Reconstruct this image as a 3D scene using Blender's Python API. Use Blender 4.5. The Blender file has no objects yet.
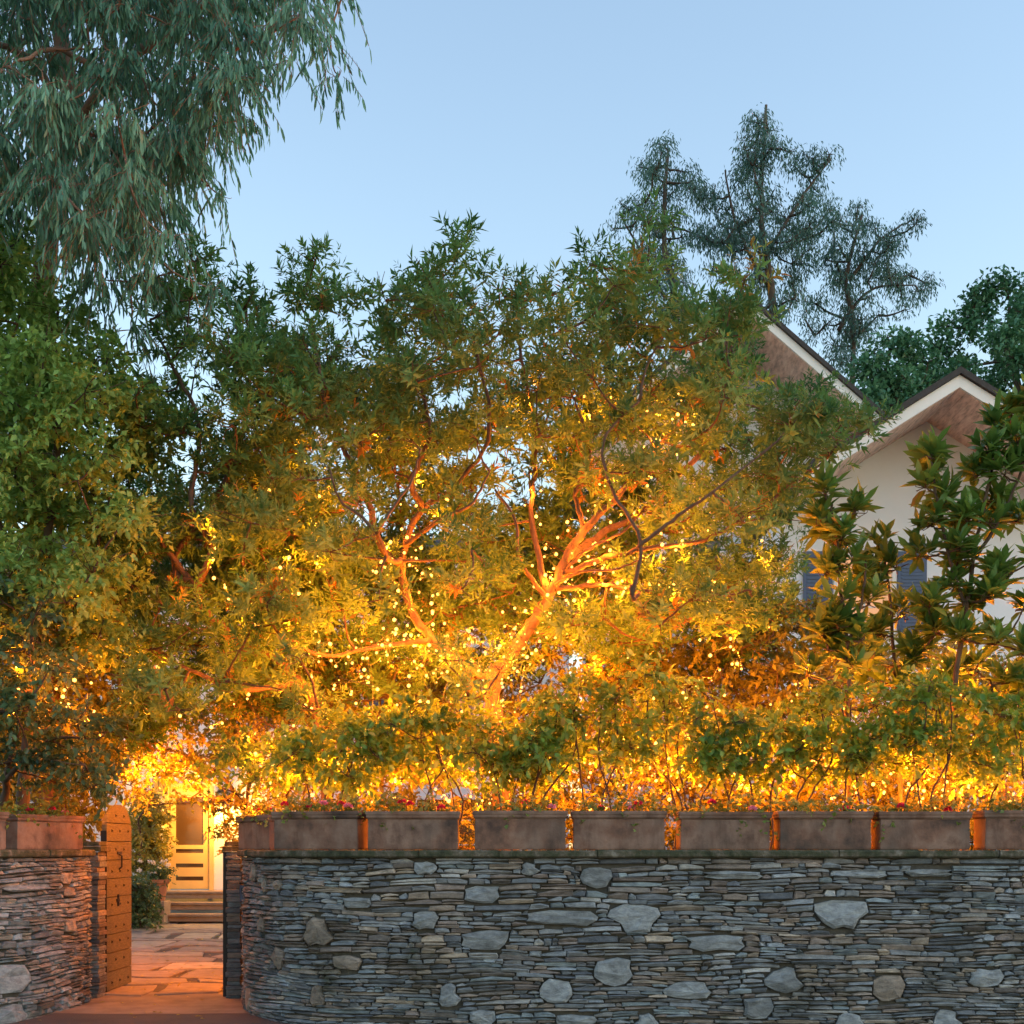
import bpy, bmesh, math, random
import numpy as np
from mathutils import Vector, Matrix

random.seed(7)
RNG = np.random.default_rng(11)
S = bpy.context.scene
C = S.collection
F = 1300.0; HY = 848.0; EYE = 1.6

# ------------------------------------------------------------------ camera, sky, sun, exposure
cam = bpy.data.cameras.new('camera'); cam_o = bpy.data.objects.new('camera', cam); C.objects.link(cam_o)
cam_o.location = (0, 0, EYE); cam_o.rotation_euler = (math.pi / 2, 0, 0)
cam.sensor_width = 36; cam.lens = 36 * F / 1024; cam.shift_y = (HY - 512) / 1024
cam.clip_end = 3000; S.camera = cam_o
w = bpy.data.worlds.new("World"); S.world = w; w.use_nodes = True
sky = w.node_tree.nodes.new('ShaderNodeTexSky'); sky.sky_type = 'NISHITA'; sky.sun_disc = False
sky.sun_elevation = math.radians(26); sky.sun_rotation = math.radians(110); sky.ozone_density = 0.5
sky.dust_density = 0.3; sky.air_density = 1.5
w.node_tree.links.new(sky.outputs[0], w.node_tree.nodes['Background'].inputs[0])
w.node_tree.nodes['Background'].inputs[1].default_value = 0.1
sun = bpy.data.lights.new('sun', 'SUN'); sun.energy = 0.02; sun.angle = math.radians(20); sun.color = (1, .93, .88)
sun_o = bpy.data.objects.new('sun', sun); C.objects.link(sun_o)
_e = math.radians(26); _a = math.radians(110)
_d = Vector((math.sin(_a) * math.cos(_e), math.cos(_a) * math.cos(_e), math.sin(_e)))
sun_o.rotation_euler = _d.to_track_quat('Z', 'Y').to_euler()
S.view_settings.view_transform = 'Standard'; S.view_settings.look = 'None'
S.view_settings.exposure = 1.5; S.view_settings.gamma = 1
S.render.engine = 'CYCLES'
S.cycles.use_denoising = True
S.cycles.max_bounces = 6; S.cycles.diffuse_bounces = 3; S.cycles.glossy_bounces = 2
S.cycles.transmission_bounces = 4; S.cycles.transparent_max_bounces = 8
S.cycles.sample_clamp_indirect = 4.0
LIGHT_W = 2.0        # scale of all string-light lamps

# ------------------------------------------------------------------ helpers
def at(px, py, Y):
    return Vector(((px - 512) / F * Y, Y, EYE + (HY - py) / F * Y))

def tag(o, label=None, cat=None, group=None, kind=None):
    if label: o['label'] = label
    if cat: o['category'] = cat
    if group: o['group'] = group
    if kind: o['kind'] = kind
    return o

def empty(name, loc=(0, 0, 0), rz=0):
    o = bpy.data.objects.new(name, None); C.objects.link(o)
    o.location = loc; o.rotation_euler = (0, 0, rz); o.empty_display_size = .2
    return o

def meshobj(name, verts, faces, mat, parent=None, smooth=False, tint=None):
    me = bpy.data.meshes.new(name)
    me.from_pydata([tuple(v) for v in verts], [], faces)
    me.materials.append(mat)
    if smooth: me.polygons.foreach_set('use_smooth', [True] * len(me.polygons))
    if tint is not None:
        a = me.color_attributes.new('tint', 'FLOAT_COLOR', 'POINT')
        t = np.ones((len(verts), 4), np.float32); t[:, :3] = np.asarray(tint, np.float32).reshape(len(verts), -1)[:, :3]
        a.data.foreach_set('color', t.ravel())
    me.update()
    o = bpy.data.objects.new(name, me); C.objects.link(o)
    if parent: o.parent = parent
    return o

class MB:
    """collects shapes; build() links them as one mesh"""
    def __init__(s): s.v = []; s.f = []
    def add(s, v, f):
        n = len(s.v); s.v += [Vector(p) for p in v]; s.f += [tuple(i + n for i in q) for q in f]; return s
    def box(s, x0, x1, y0, y1, z0, z1, M=None):
        v = [Vector(p) for p in ((x0,y0,z0),(x1,y0,z0),(x1,y1,z0),(x0,y1,z0),(x0,y0,z1),(x1,y0,z1),(x1,y1,z1),(x0,y1,z1))]
        if M: v = [M @ p for p in v]
        return s.add(v, [(3,2,1,0),(4,5,6,7),(0,1,5,4),(1,2,6,5),(2,3,7,6),(3,0,4,7)])
    def prism(s, pts, d):          # closed polygon pts (3D), extruded by vector d
        n = len(pts); d = Vector(d); v = [Vector(p) for p in pts] + [Vector(p) + d for p in pts]
        f = [tuple(range(n))[::-1], tuple(range(n, 2 * n))] + [(i, (i + 1) % n, n + (i + 1) % n, n + i) for i in range(n)]
        return s.add(v, f)
    def lathe(s, prof, seg=20, c=(0, 0, 0)):
        c = Vector(c); v = []; f = []
        for r, z in prof:
            for k in range(seg):
                a = 2 * math.pi * k / seg; v.append(c + Vector((r * math.cos(a), r * math.sin(a), z)))
        for i in range(len(prof) - 1):
            for k in range(seg):
                f.append((i * seg + k, i * seg + (k + 1) % seg, (i + 1) * seg + (k + 1) % seg, (i + 1) * seg + k))
        f.append(tuple(range(seg))[::-1]); f.append(tuple((len(prof) - 1) * seg + k for k in range(seg)))
        return s.add(v, f)
    def tube(s, pts, rad, seg=8, wob=0.0):
        pts = [Vector(p) for p in pts]; n = len(pts)
        if not hasattr(rad, '__len__'): rad = [rad] * n
        v = []; f = []; up = Vector((0.13, 0.31, 0.94))
        for i, p in enumerate(pts):
            t = (pts[min(i + 1, n - 1)] - pts[max(i - 1, 0)])
            if t.length < 1e-9: t = Vector((0, 0, 1))
            t.normalize(); a = t.cross(up)
            if a.length < .1: a = t.cross(Vector((1, 0, 0)))
            a.normalize(); b = t.cross(a)
            for k in range(seg):
                an = 2 * math.pi * k / seg; r = rad[i] * (1 + wob * random.uniform(-1, 1))
                v.append(p + a * (math.cos(an) * r) + b * (math.sin(an) * r))
        for i in range(n - 1):
            for k in range(seg):
                f.append((i * seg + k, i * seg + (k + 1) % seg, (i + 1) * seg + (k + 1) % seg, (i + 1) * seg + k))
        f.append(tuple(range(seg))[::-1]); f.append(tuple((n - 1) * seg + k for k in range(seg)))
        return s.add(v, f)
    def build(s, name, mat, parent=None, bevel=0, smooth=False, recalc=True):
        o = meshobj(name, s.v, s.f, mat, parent, smooth)
        if recalc or bevel:
            bm = bmesh.new(); bm.from_mesh(o.data)
            bmesh.ops.recalc_face_normals(bm, faces=bm.faces)
            bm.to_mesh(o.data); bm.free()
        if bevel:
            m = o.modifiers.new('bevel', 'BEVEL'); m.width = bevel; m.segments = 2; m.limit_method = 'ANGLE'
        return o

def smooth_path(pts, sub=5, jit=0.0):
    """Catmull-Rom through pts"""
    P = [Vector(p) for p in pts]; out = []
    for i in range(len(P) - 1):
        p0 = P[max(i - 1, 0)]; p1 = P[i]; p2 = P[i + 1]; p3 = P[min(i + 2, len(P) - 1)]
        for k in range(sub):
            t = k / sub
            q = .5 * ((2 * p1) + (p2 - p0) * t + (2 * p0 - 5 * p1 + 4 * p2 - p3) * t * t + (3 * p1 - p0 - 3 * p2 + p3) * t ** 3)
            if jit: q = q + Vector((random.gauss(0, jit), random.gauss(0, jit), random.gauss(0, jit)))
            out.append(q)
    out.append(P[-1]); return out

# ------------------------------------------------------------------ materials
def mat(name):
    m = bpy.data.materials.new(name); m.use_nodes = True
    nt = m.node_tree; b = nt.nodes['Principled BSDF']; return m, nt, b
def N(nt, t, **k):
    n = nt.nodes.new(t)
    for a, v in k.items(): setattr(n, a, v)
    return n
def noise(nt, scale, detail=4, rough=.55, vec=None):
    n = N(nt, 'ShaderNodeTexNoise'); n.inputs['Scale'].default_value = scale
    n.inputs['Detail'].default_value = detail; n.inputs['Roughness'].default_value = rough
    if vec is not None: nt.links.new(vec, n.inputs['Vector'])
    return n
def ramp(nt, fac, stops):
    r = N(nt, 'ShaderNodeValToRGB'); e = r.color_ramp.elements
    e[0].position, e[0].color = stops[0][0], (*stops[0][1], 1)
    e[1].position, e[1].color = stops[-1][0], (*stops[-1][1], 1)
    for p, c in stops[1:-1]:
        x = e.new(p); x.color = (*c, 1)
    nt.links.new(fac, r.inputs[0]); return r
def objco(nt, scale=(1, 1, 1)):
    tc = N(nt, 'ShaderNodeTexCoord'); mp = N(nt, 'ShaderNodeMapping'); mp.inputs['Scale'].default_value = scale
    nt.links.new(tc.outputs['Object'], mp.inputs[0]); return mp.outputs[0]
def bump(nt, b, h, strength=.5, dist=.01):
    n = N(nt, 'ShaderNodeBump'); n.inputs['Strength'].default_value = strength; n.inputs['Distance'].default_value = dist
    nt.links.new(h, n.inputs['Height']); nt.links.new(n.outputs[0], b.inputs['Normal'])
def mixc(nt, a, b, fac, mode='MIX'):
    m = N(nt, 'ShaderNodeMix'); m.data_type = 'RGBA'; m.blend_type = mode
    if isinstance(fac, (int, float)): m.inputs[0].default_value = fac
    else: nt.links.new(fac, m.inputs[0])
    for v, i in ((a, 6), (b, 7)):
        if isinstance(v, tuple): m.inputs[i].default_value = (*v, 1)
        else: nt.links.new(v, m.inputs[i])
    return m.outputs[2]
def simple(name, col, rough=.7, var=.25, scale=6, bmp=.3, bs=60, stretch=(1, 1, 1), metal=0):
    m, nt, b = mat(name); vec = objco(nt, stretch)
    n = noise(nt, scale, 6, .6, vec)
    r = ramp(nt, n.outputs[0], [(.25, tuple(c * (1 - var) for c in col)), (.75, tuple(min(1, c * (1 + var)) for c in col))])
    nt.links.new(r.outputs[0], b.inputs['Base Color']); b.inputs['Roughness'].default_value = rough
    b.inputs['Metallic'].default_value = metal
    if bmp: bump(nt, b, noise(nt, bs, 4, .6, vec).outputs[0], bmp)
    return m

def leaf_mat(name, dark, light, odd=None, trans=.35, rough=.45, spec=.35):
    m, nt, b = mat(name)
    a = N(nt, 'ShaderNodeAttribute', attribute_name='tint')
    sep = N(nt, 'ShaderNodeSeparateColor'); nt.links.new(a.outputs['Color'], sep.inputs[0])
    st = [(0, dark), (.85, light)]
    if odd: st.append((1.0, odd))
    r = ramp(nt, sep.outputs[0], st)
    nt.links.new(r.outputs[0], b.inputs['Base Color'])
    b.inputs['Roughness'].default_value = rough; b.inputs['Specular IOR Level'].default_value = spec
    t = N(nt, 'ShaderNodeBsdfTranslucent')
    hs = N(nt, 'ShaderNodeHueSaturation'); hs.inputs['Hue'].default_value = .455; hs.inputs['Value'].default_value = 1.5; hs.inputs['Saturation'].default_value = 1.1
    nt.links.new(r.outputs[0], hs.inputs['Color']); nt.links.new(hs.outputs[0], t.inputs[0])
    mx = N(nt, 'ShaderNodeMixShader'); mx.inputs[0].default_value = trans
    nt.links.new(b.outputs[0], mx.inputs[1]); nt.links.new(t.outputs[0], mx.inputs[2])
    nt.links.new(mx.outputs[0], nt.nodes['Material Output'].inputs[0])
    return m

M = {}
M['gum'] = leaf_mat('gum_leaf', (.035, .12, .085), (.19, .38, .26), (.30, .30, .16), .22)
M['gum_far'] = leaf_mat('far_gum_leaf', (.035, .09, .085), (.10, .20, .17), (.16, .12, .09), .3)
M['pinnate'] = leaf_mat('narrow_leaf', (.028, .10, .038), (.135, .285, .085), (.26, .18, .04), .34, .5, .2)
M['laurel'] = leaf_mat('laurel_leaf', (.07, .19, .05), (.27, .46, .13), (.32, .28, .06), .35)
M['citrus'] = leaf_mat('citrus_leaf', (.03, .07, .035), (.10, .18, .07), (.16, .15, .04), .25, .35)
M['hedge'] = leaf_mat('hedge_leaf', (.04, .12, .025), (.19, .37, .065), (.26, .24, .05), .33, .4)
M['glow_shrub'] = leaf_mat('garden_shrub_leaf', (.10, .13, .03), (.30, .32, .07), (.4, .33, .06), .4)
M['rosette'] = leaf_mat('rosette_leaf', (.045, .12, .03), (.15, .28, .065), (.28, .16, .05), .3, .35)
M['far_dark'] = leaf_mat('far_evergreen_leaf', (.035, .11, .065), (.11, .26, .15), None, .2)
M['gera_leaf'] = leaf_mat('geranium_leaf', (.08, .13, .03), (.2, .26, .06), None, .35)
M['red'] = leaf_mat('red_petal', (.45, .015, .02), (.75, .05, .06), None, .3)
M['pink'] = leaf_mat('pink_petal', (.6, .12, .2), (.8, .4, .45), None, .3)
M['white_petal'] = leaf_mat('white_petal', (.6, .55, .5), (.85, .82, .78), None, .3)
M['bark'] = simple('bark', (.10, .065, .045), .95, .65, 16, 1.0, 45, (1, 1, .3))
M['bark_dark'] = simple('dark_bark', (.07, .052, .04), .9, .4, 9, .8, 40, (1, 1, .25))
M['bark_gum'] = simple('gum_bark', (.27, .15, .11), .85, .35, 5, .6, 30, (1, 1, .3))
M['wall_white'] = simple('white_render', (.74, .78, .84), .85, .05, 2, .15, 90)
M['trim'] = simple('white_trim', (.78, .77, .76), .6, .05, 4, .1, 60)
M['roof'] = simple('roof_shingle', (.05, .045, .045), .9, .3, 14, .8, 50)
M['shutter'] = simple('blue_shutter', (.07, .11, .2), .6, .12, 6, .2, 60)
M['iron'] = simple('black_iron', (.018, .018, .02), .5, .3, 20, .3, 80, metal=.5)
M['cable'] = simple('green_cable', (.02, .035, .02), .6, .2, 20, 0)
M['terracotta_pot'] = simple('terracotta', (.42, .17, .08), .8, .2, 9, .3, 60)
M['soil'] = simple('potting_soil', (.05, .035, .025), .95, .4, 30, .8, 60)
M['steel_blue'] = simple('blue_grey_metal', (.05, .07, .13), .45, .2, 20, .2, 60, metal=.4)
M['cream'] = simple('cream_paint', (.75, .54, .2), .5, .07, 5, .1, 60)
M['step'] = simple('step_stone', (.3, .23, .16), .85, .3, 6, .5, 40)
M['joint_soil'] = simple('joint_earth', (.075, .07, .06), .95, .4, 20, .8, 50)

def flag_mat():
    m, nt, b = mat('flagstone')
    a = N(nt, 'ShaderNodeAttribute', attribute_name='tint'); vec = objco(nt)
    n = noise(nt, 5, 8, .65, vec); r = ramp(nt, n.outputs[0], [(.25, (.55, .5, .5)), (.75, (1.15, 1.1, 1.1))])
    nt.links.new(mixc(nt, a.outputs['Color'], r.outputs[0], 1.0, 'MULTIPLY'), b.inputs['Base Color'])
    b.inputs['Roughness'].default_value = .8; bump(nt, b, noise(nt, 30, 6, .65, vec).outputs[0], .6, .01); return m
M['flag'] = flag_mat()

def stone_mat():
    m, nt, b = mat('stacked_schist')
    a = N(nt, 'ShaderNodeAttribute', attribute_name='tint'); vec = objco(nt, (1, 1, 2.2))
    n = noise(nt, 9, 8, .7, vec); r = ramp(nt, n.outputs[0], [(.28, (.4, .4, .41)), (.5, (.95, .95, .95)), (.75, (1.55, 1.55, 1.5))])
    c = mixc(nt, a.outputs['Color'], r.outputs[0], 1.0, 'MULTIPLY')
    big = noise(nt, 1.3, 5, .6, objco(nt)); rb = ramp(nt, big.outputs[0], [(.47, (.0, .0, .0)), (.72, (.65, .65, .65))])
    c = mixc(nt, c, (.035, .038, .03), rb.outputs[0])
    moss = noise(nt, 2.6, 6, .7, objco(nt)); rm = ramp(nt, moss.outputs[0], [(.62, (0, 0, 0)), (.72, (.6, .6, .6))])
    c = mixc(nt, c, (.045, .06, .02), rm.outputs[0])
    nt.links.new(c, b.inputs['Base Color']); b.inputs['Roughness'].default_value = .82
    ad = N(nt, 'ShaderNodeMath', operation='ADD')
    nt.links.new(noise(nt, 14, 8, .7, vec).outputs[0], ad.inputs[0]); nt.links.new(noise(nt, 60, 6, .7, vec).outputs[0], ad.inputs[1])
    bump(nt, b, ad.outputs[0], .9, .02); return m
M['stone'] = stone_mat()

def coping_mat():
    m, nt, b = mat('mossy_coping'); vec = objco(nt)
    n = noise(nt, 7, 8, .7, vec)
    r = ramp(nt, n.outputs[0], [(.34, (.02, .024, .012)), (.47, (.05, .055, .028)), (.56, (.10, .085, .06)), (.7, (.24, .22, .18))])
    nt.links.new(r.outputs[0], b.inputs['Base Color']); b.inputs['Roughness'].default_value = .9
    bump(nt, b, noise(nt, 25, 8, .7, vec).outputs[0], .9, .02); return m
M['coping'] = coping_mat()

def planter_mat():
    m, nt, b = mat('weathered_terracotta')
    oi = N(nt, 'ShaderNodeObjectInfo'); tc = N(nt, 'ShaderNodeTexCoord')
    ad = N(nt, 'ShaderNodeVectorMath', operation='ADD'); sc = N(nt, 'ShaderNodeVectorMath', operation='SCALE')
    cb = N(nt, 'ShaderNodeCombineXYZ')
    for i in range(3): nt.links.new(oi.outputs['Random'], cb.inputs[i])
    nt.links.new(cb.outputs[0], sc.inputs[0]); sc.inputs['Scale'].default_value = 40
    nt.links.new(tc.outputs['Object'], ad.inputs[0]); nt.links.new(sc.outputs[0], ad.inputs[1])
    mp = N(nt, 'ShaderNodeMapping'); mp.inputs['Scale'].default_value = (6, 6, 1.8); nt.links.new(ad.outputs[0], mp.inputs[0])
    n = noise(nt, 1.0, 6, .65, mp.outputs[0])
    n2 = noise(nt, 3.2, 6, .6, ad.outputs[0])
    base = ramp(nt, n2.outputs[0], [(.32, (.06, .035, .028)), (.45, (.17, .09, .062)), (.58, (.23, .145, .11)), (.72, (.10, .052, .036))])
    st = ramp(nt, n.outputs[0], [(.3, (.55, .5, .48)), (.5, (1, 1, 1)), (.62, (1.05, 1.02, 1)), (.8, (1.7, 1.65, 1.6))])
    c = mixc(nt, base.outputs[0], st.outputs[0], 1, 'MULTIPLY')
    d = noise(nt, 2.0, 3, .5, ad.outputs[0]); rd = ramp(nt, d.outputs[0], [(.5, (0, 0, 0)), (.75, (.7, .7, .7))])
    c = mixc(nt, c, (.05, .045, .04), rd.outputs[0])
    nt.links.new(c, b.inputs['Base Color']); b.inputs['Roughness'].default_value = .85
    bump(nt, b, noise(nt, 40, 6, .6, ad.outputs[0]).outputs[0], .5, .008); return m
M['planter'] = planter_mat()

def plank_mat(name, col, sc):
    m, nt, b = mat(name); vec = objco(nt, sc); n = noise(nt, 3, 8, .65, vec)
    r = ramp(nt, n.outputs[0], [(.3, tuple(c * .45 for c in col)), (.52, col), (.7, tuple(min(1, c * 1.4) for c in col))])
    nt.links.new(r.outputs[0], b.inputs['Base Color']); b.inputs['Roughness'].default_value = .6
    bump(nt, b, n.outputs[0], .4, .01); return m
M['gate_wood'] = plank_mat('gate_wood', (.095, .085, .045), (2, 4, 22))
M['soffit'] = plank_mat('soffit_board', (.8, .6, .53), (6, 1, 1))
M['siding'] = plank_mat('brown_siding', (.34, .25, .22), (1, 1, 12))

def emit(name, col, s, samp=None):
    m = bpy.data.materials.new(name); m.use_nodes = True; nt = m.node_tree
    nt.nodes.remove(nt.nodes['Principled BSDF']); e = N(nt, 'ShaderNodeEmission')
    e.inputs[0].default_value = (*col, 1); e.inputs[1].default_value = s
    nt.links.new(e.outputs[0], nt.nodes['Material Output'].inputs[0])
    if samp: m.cycles.emission_sampling = samp
    return m
M['bulb'] = emit('lit_bulb', (1, .34, .05), 3.2, 'NONE')
M['lamp_glass'] = emit('lit_lantern_glass', (1, .42, .07), .32)
M['warm_window'] = emit('lit_window_pane', (1, .5, .25), .32)

def glass():
    m, nt, b = mat('dark_glass'); b.inputs['Base Color'].default_value = (.10, .06, .03, 1); b.inputs['Roughness'].default_value = .12
    b.inputs['Specular IOR Level'].default_value = .6; return m
M['glass'] = glass()
def asphalt():
    m, nt, b = mat('asphalt'); vec = objco(nt); n = noise(nt, 1.2, 8, .65, vec)
    r = ramp(nt, n.outputs[0], [(.3, (.045, .04, .04)), (.7, (.09, .078, .074))])
    nt.links.new(r.outputs[0], b.inputs['Base Color']); b.inputs['Roughness'].default_value = .9
    bump(nt, b, noise(nt, 90, 4, .7, vec).outputs[0], .7, .01); return m
M['asphalt'] = asphalt()
M['earth'] = simple('garden_earth', (.09, .07, .045), .95, .4, 3, .8, 20)
M['threshold'] = simple('pink_threshold', (.19, .165, .14), .8, .5, 2.5, .5, 30)

# ------------------------------------------------------------------ ground
def gz(Y): return 0 if Y < 14.5 else min(.24, (Y - 14.5) * .023)
ys = [-30, 0, 11, 13, 14.5, 17, 20, 25, 60, 400, 1500]
v = []; f = []
for y in ys:
    for x in (-1200, -30, 30, 1200): v.append((x, y, gz(y) - (.02 if y > 12 else .02)))
for i in range(len(ys) - 1):
    for k in range(3): f.append((i * 4 + k, i * 4 + k + 1, i * 4 + k + 5, i * 4 + k + 4))
tag(meshobj('garden_ground', v, f, M['earth']), kind='structure')
tag(meshobj('road', [(-40, -20, 0), (40, -20, 0), (40, 12.6, 0), (-40, 12.6, 0)], [(0, 1, 2, 3)], M['asphalt']), kind='structure')
tb = MB(); tb.add([(-4.6, 12.62, 0), (-3.6, 12.5, .002), (-2.2, 12.62, 0), (-2.6, 14.5, .004), (-4.35, 14.5, .004)], [(0, 1, 2, 3, 4)])
tag(tb.build('gate_threshold', M['threshold'], recalc=False), kind='structure')

def flagpath():
    V = []; Fc = []; T = []
    y = 14.15; rows = [14.15]
    while y < 24.3:
        y += random.uniform(.55, 1.15); rows.append(y)
    nx = 7
    def xr(y): t = (y - 14) / 10.5; return -4.55 - 3.0 * t, -2.75 - 1.6 * t
    def off(x, i): return .16 * math.sin(x * 1.9 + i * 2.3) + .07 * math.sin(x * 5.1 + i)
    for i in range(len(rows) - 1):
        x0, x1 = xr(rows[i]); xs = [x0]
        while xs[-1] < x1: xs.append(xs[-1] + random.uniform(.55, 1.5))
        for a, bq in zip(xs[:-1], xs[1:]):
            g = .065; k1 = random.uniform(-.15, .15); top = [];
            n = 4; lo = []; hi = []
            for q in range(n + 1):
                t = q / n; X = a + g + (bq - a - 2 * g) * t
                lo.append((X, rows[i] + off(X, i) + g + random.gauss(0, .012)))
                Xh = X + math.sin(a * 7) * .12 * (1 if 0 < q < n else 1)
                hi.append((Xh, rows[i + 1] + off(Xh, i + 1) - g + random.gauss(0, .012)))
            loop = lo + [( (lo[-1][0] + hi[-1][0]) / 2 + k1 * .3, (lo[-1][1] + hi[-1][1]) / 2)] + hi[::-1] + [((lo[0][0] + hi[0][0]) / 2 + k1 * .3 + .02, (lo[0][1] + hi[0][1]) / 2)]
            h = random.uniform(.03, .045); n0 = len(V)
            cx = sum(p[0] for p in loop) / len(loop); cy = sum(p[1] for p in loop) / len(loop)
            col = np.array(random.choice([(.34, .32, .24), (.29, .26, .21), (.40, .38, .28), (.27, .25, .2)])) * random.uniform(.8, 1.1)
            for p in loop: V.append((p[0], p[1], gz(p[1]) - .02)); T.append(col)
            for p in loop: V.append((p[0], p[1], gz(p[1]) - .02 + h)); T.append(col)
            for p in loop: V.append((cx + (p[0] - cx) * .975, cy + (p[1] - cy) * .96, gz(p[1]) - .02 + h + .008)); T.append(col)
            L = len(loop)
            for q in range(L):
                Fc.append((n0 + q, n0 + (q + 1) % L, n0 + L + (q + 1) % L, n0 + L + q))
                Fc.append((n0 + L + q, n0 + L + (q + 1) % L, n0 + 2 * L + (q + 1) % L, n0 + 2 * L + q))
            Fc.append(tuple(n0 + 2 * L + q for q in range(L)))
    o = meshobj('flagstone_path', V, Fc, M['flag'], tint=T); tag(o, kind='structure')
    jb = MB(); jb.add([(-4.9, 14.2, .0), (-2.5, 14.2, .0), (-4.0, 25, .225), (-8.0, 25, .225)], [(0, 1, 2, 3)])
    tag(jb.build('path_bed', M['joint_soil'], recalc=False), kind='structure')
flagpath()

# ------------------------------------------------------------------ stacked stone walls
class Path:
    def __init__(s, pts):
        P = smooth_path([(x, y, 0) for x, y in pts], 8); s.P = P
        s.s = [0]
        for a, b in zip(P[:-1], P[1:]): s.s.append(s.s[-1] + (b - a).length)
        s.L = s.s[-1]
    def __call__(s, d):
        d = max(0, min(s.L - 1e-6, d)); i = int(np.searchsorted(s.s, d, side='right')) - 1
        t = (d - s.s[i]) / (s.s[i + 1] - s.s[i]); T = (s.P[i + 1] - s.P[i]).normalized()
        a = max(0, i - 1); b = min(len(s.P) - 1, i + 2); T2 = (s.P[b] - s.P[a]).normalized()
        return s.P[i].lerp(s.P[i + 1], t), T2
    def frompx(s, px):      # arc length where the wall front projects to column px
        best = None
        for k in range(400):
            d = s.L * k / 399; p, _ = s(d); q = 512 + F * p.x / p.y
            e = abs(q - px)
            if best is None or e < best[0]: best = (e, d)
        return best[1]

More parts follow.
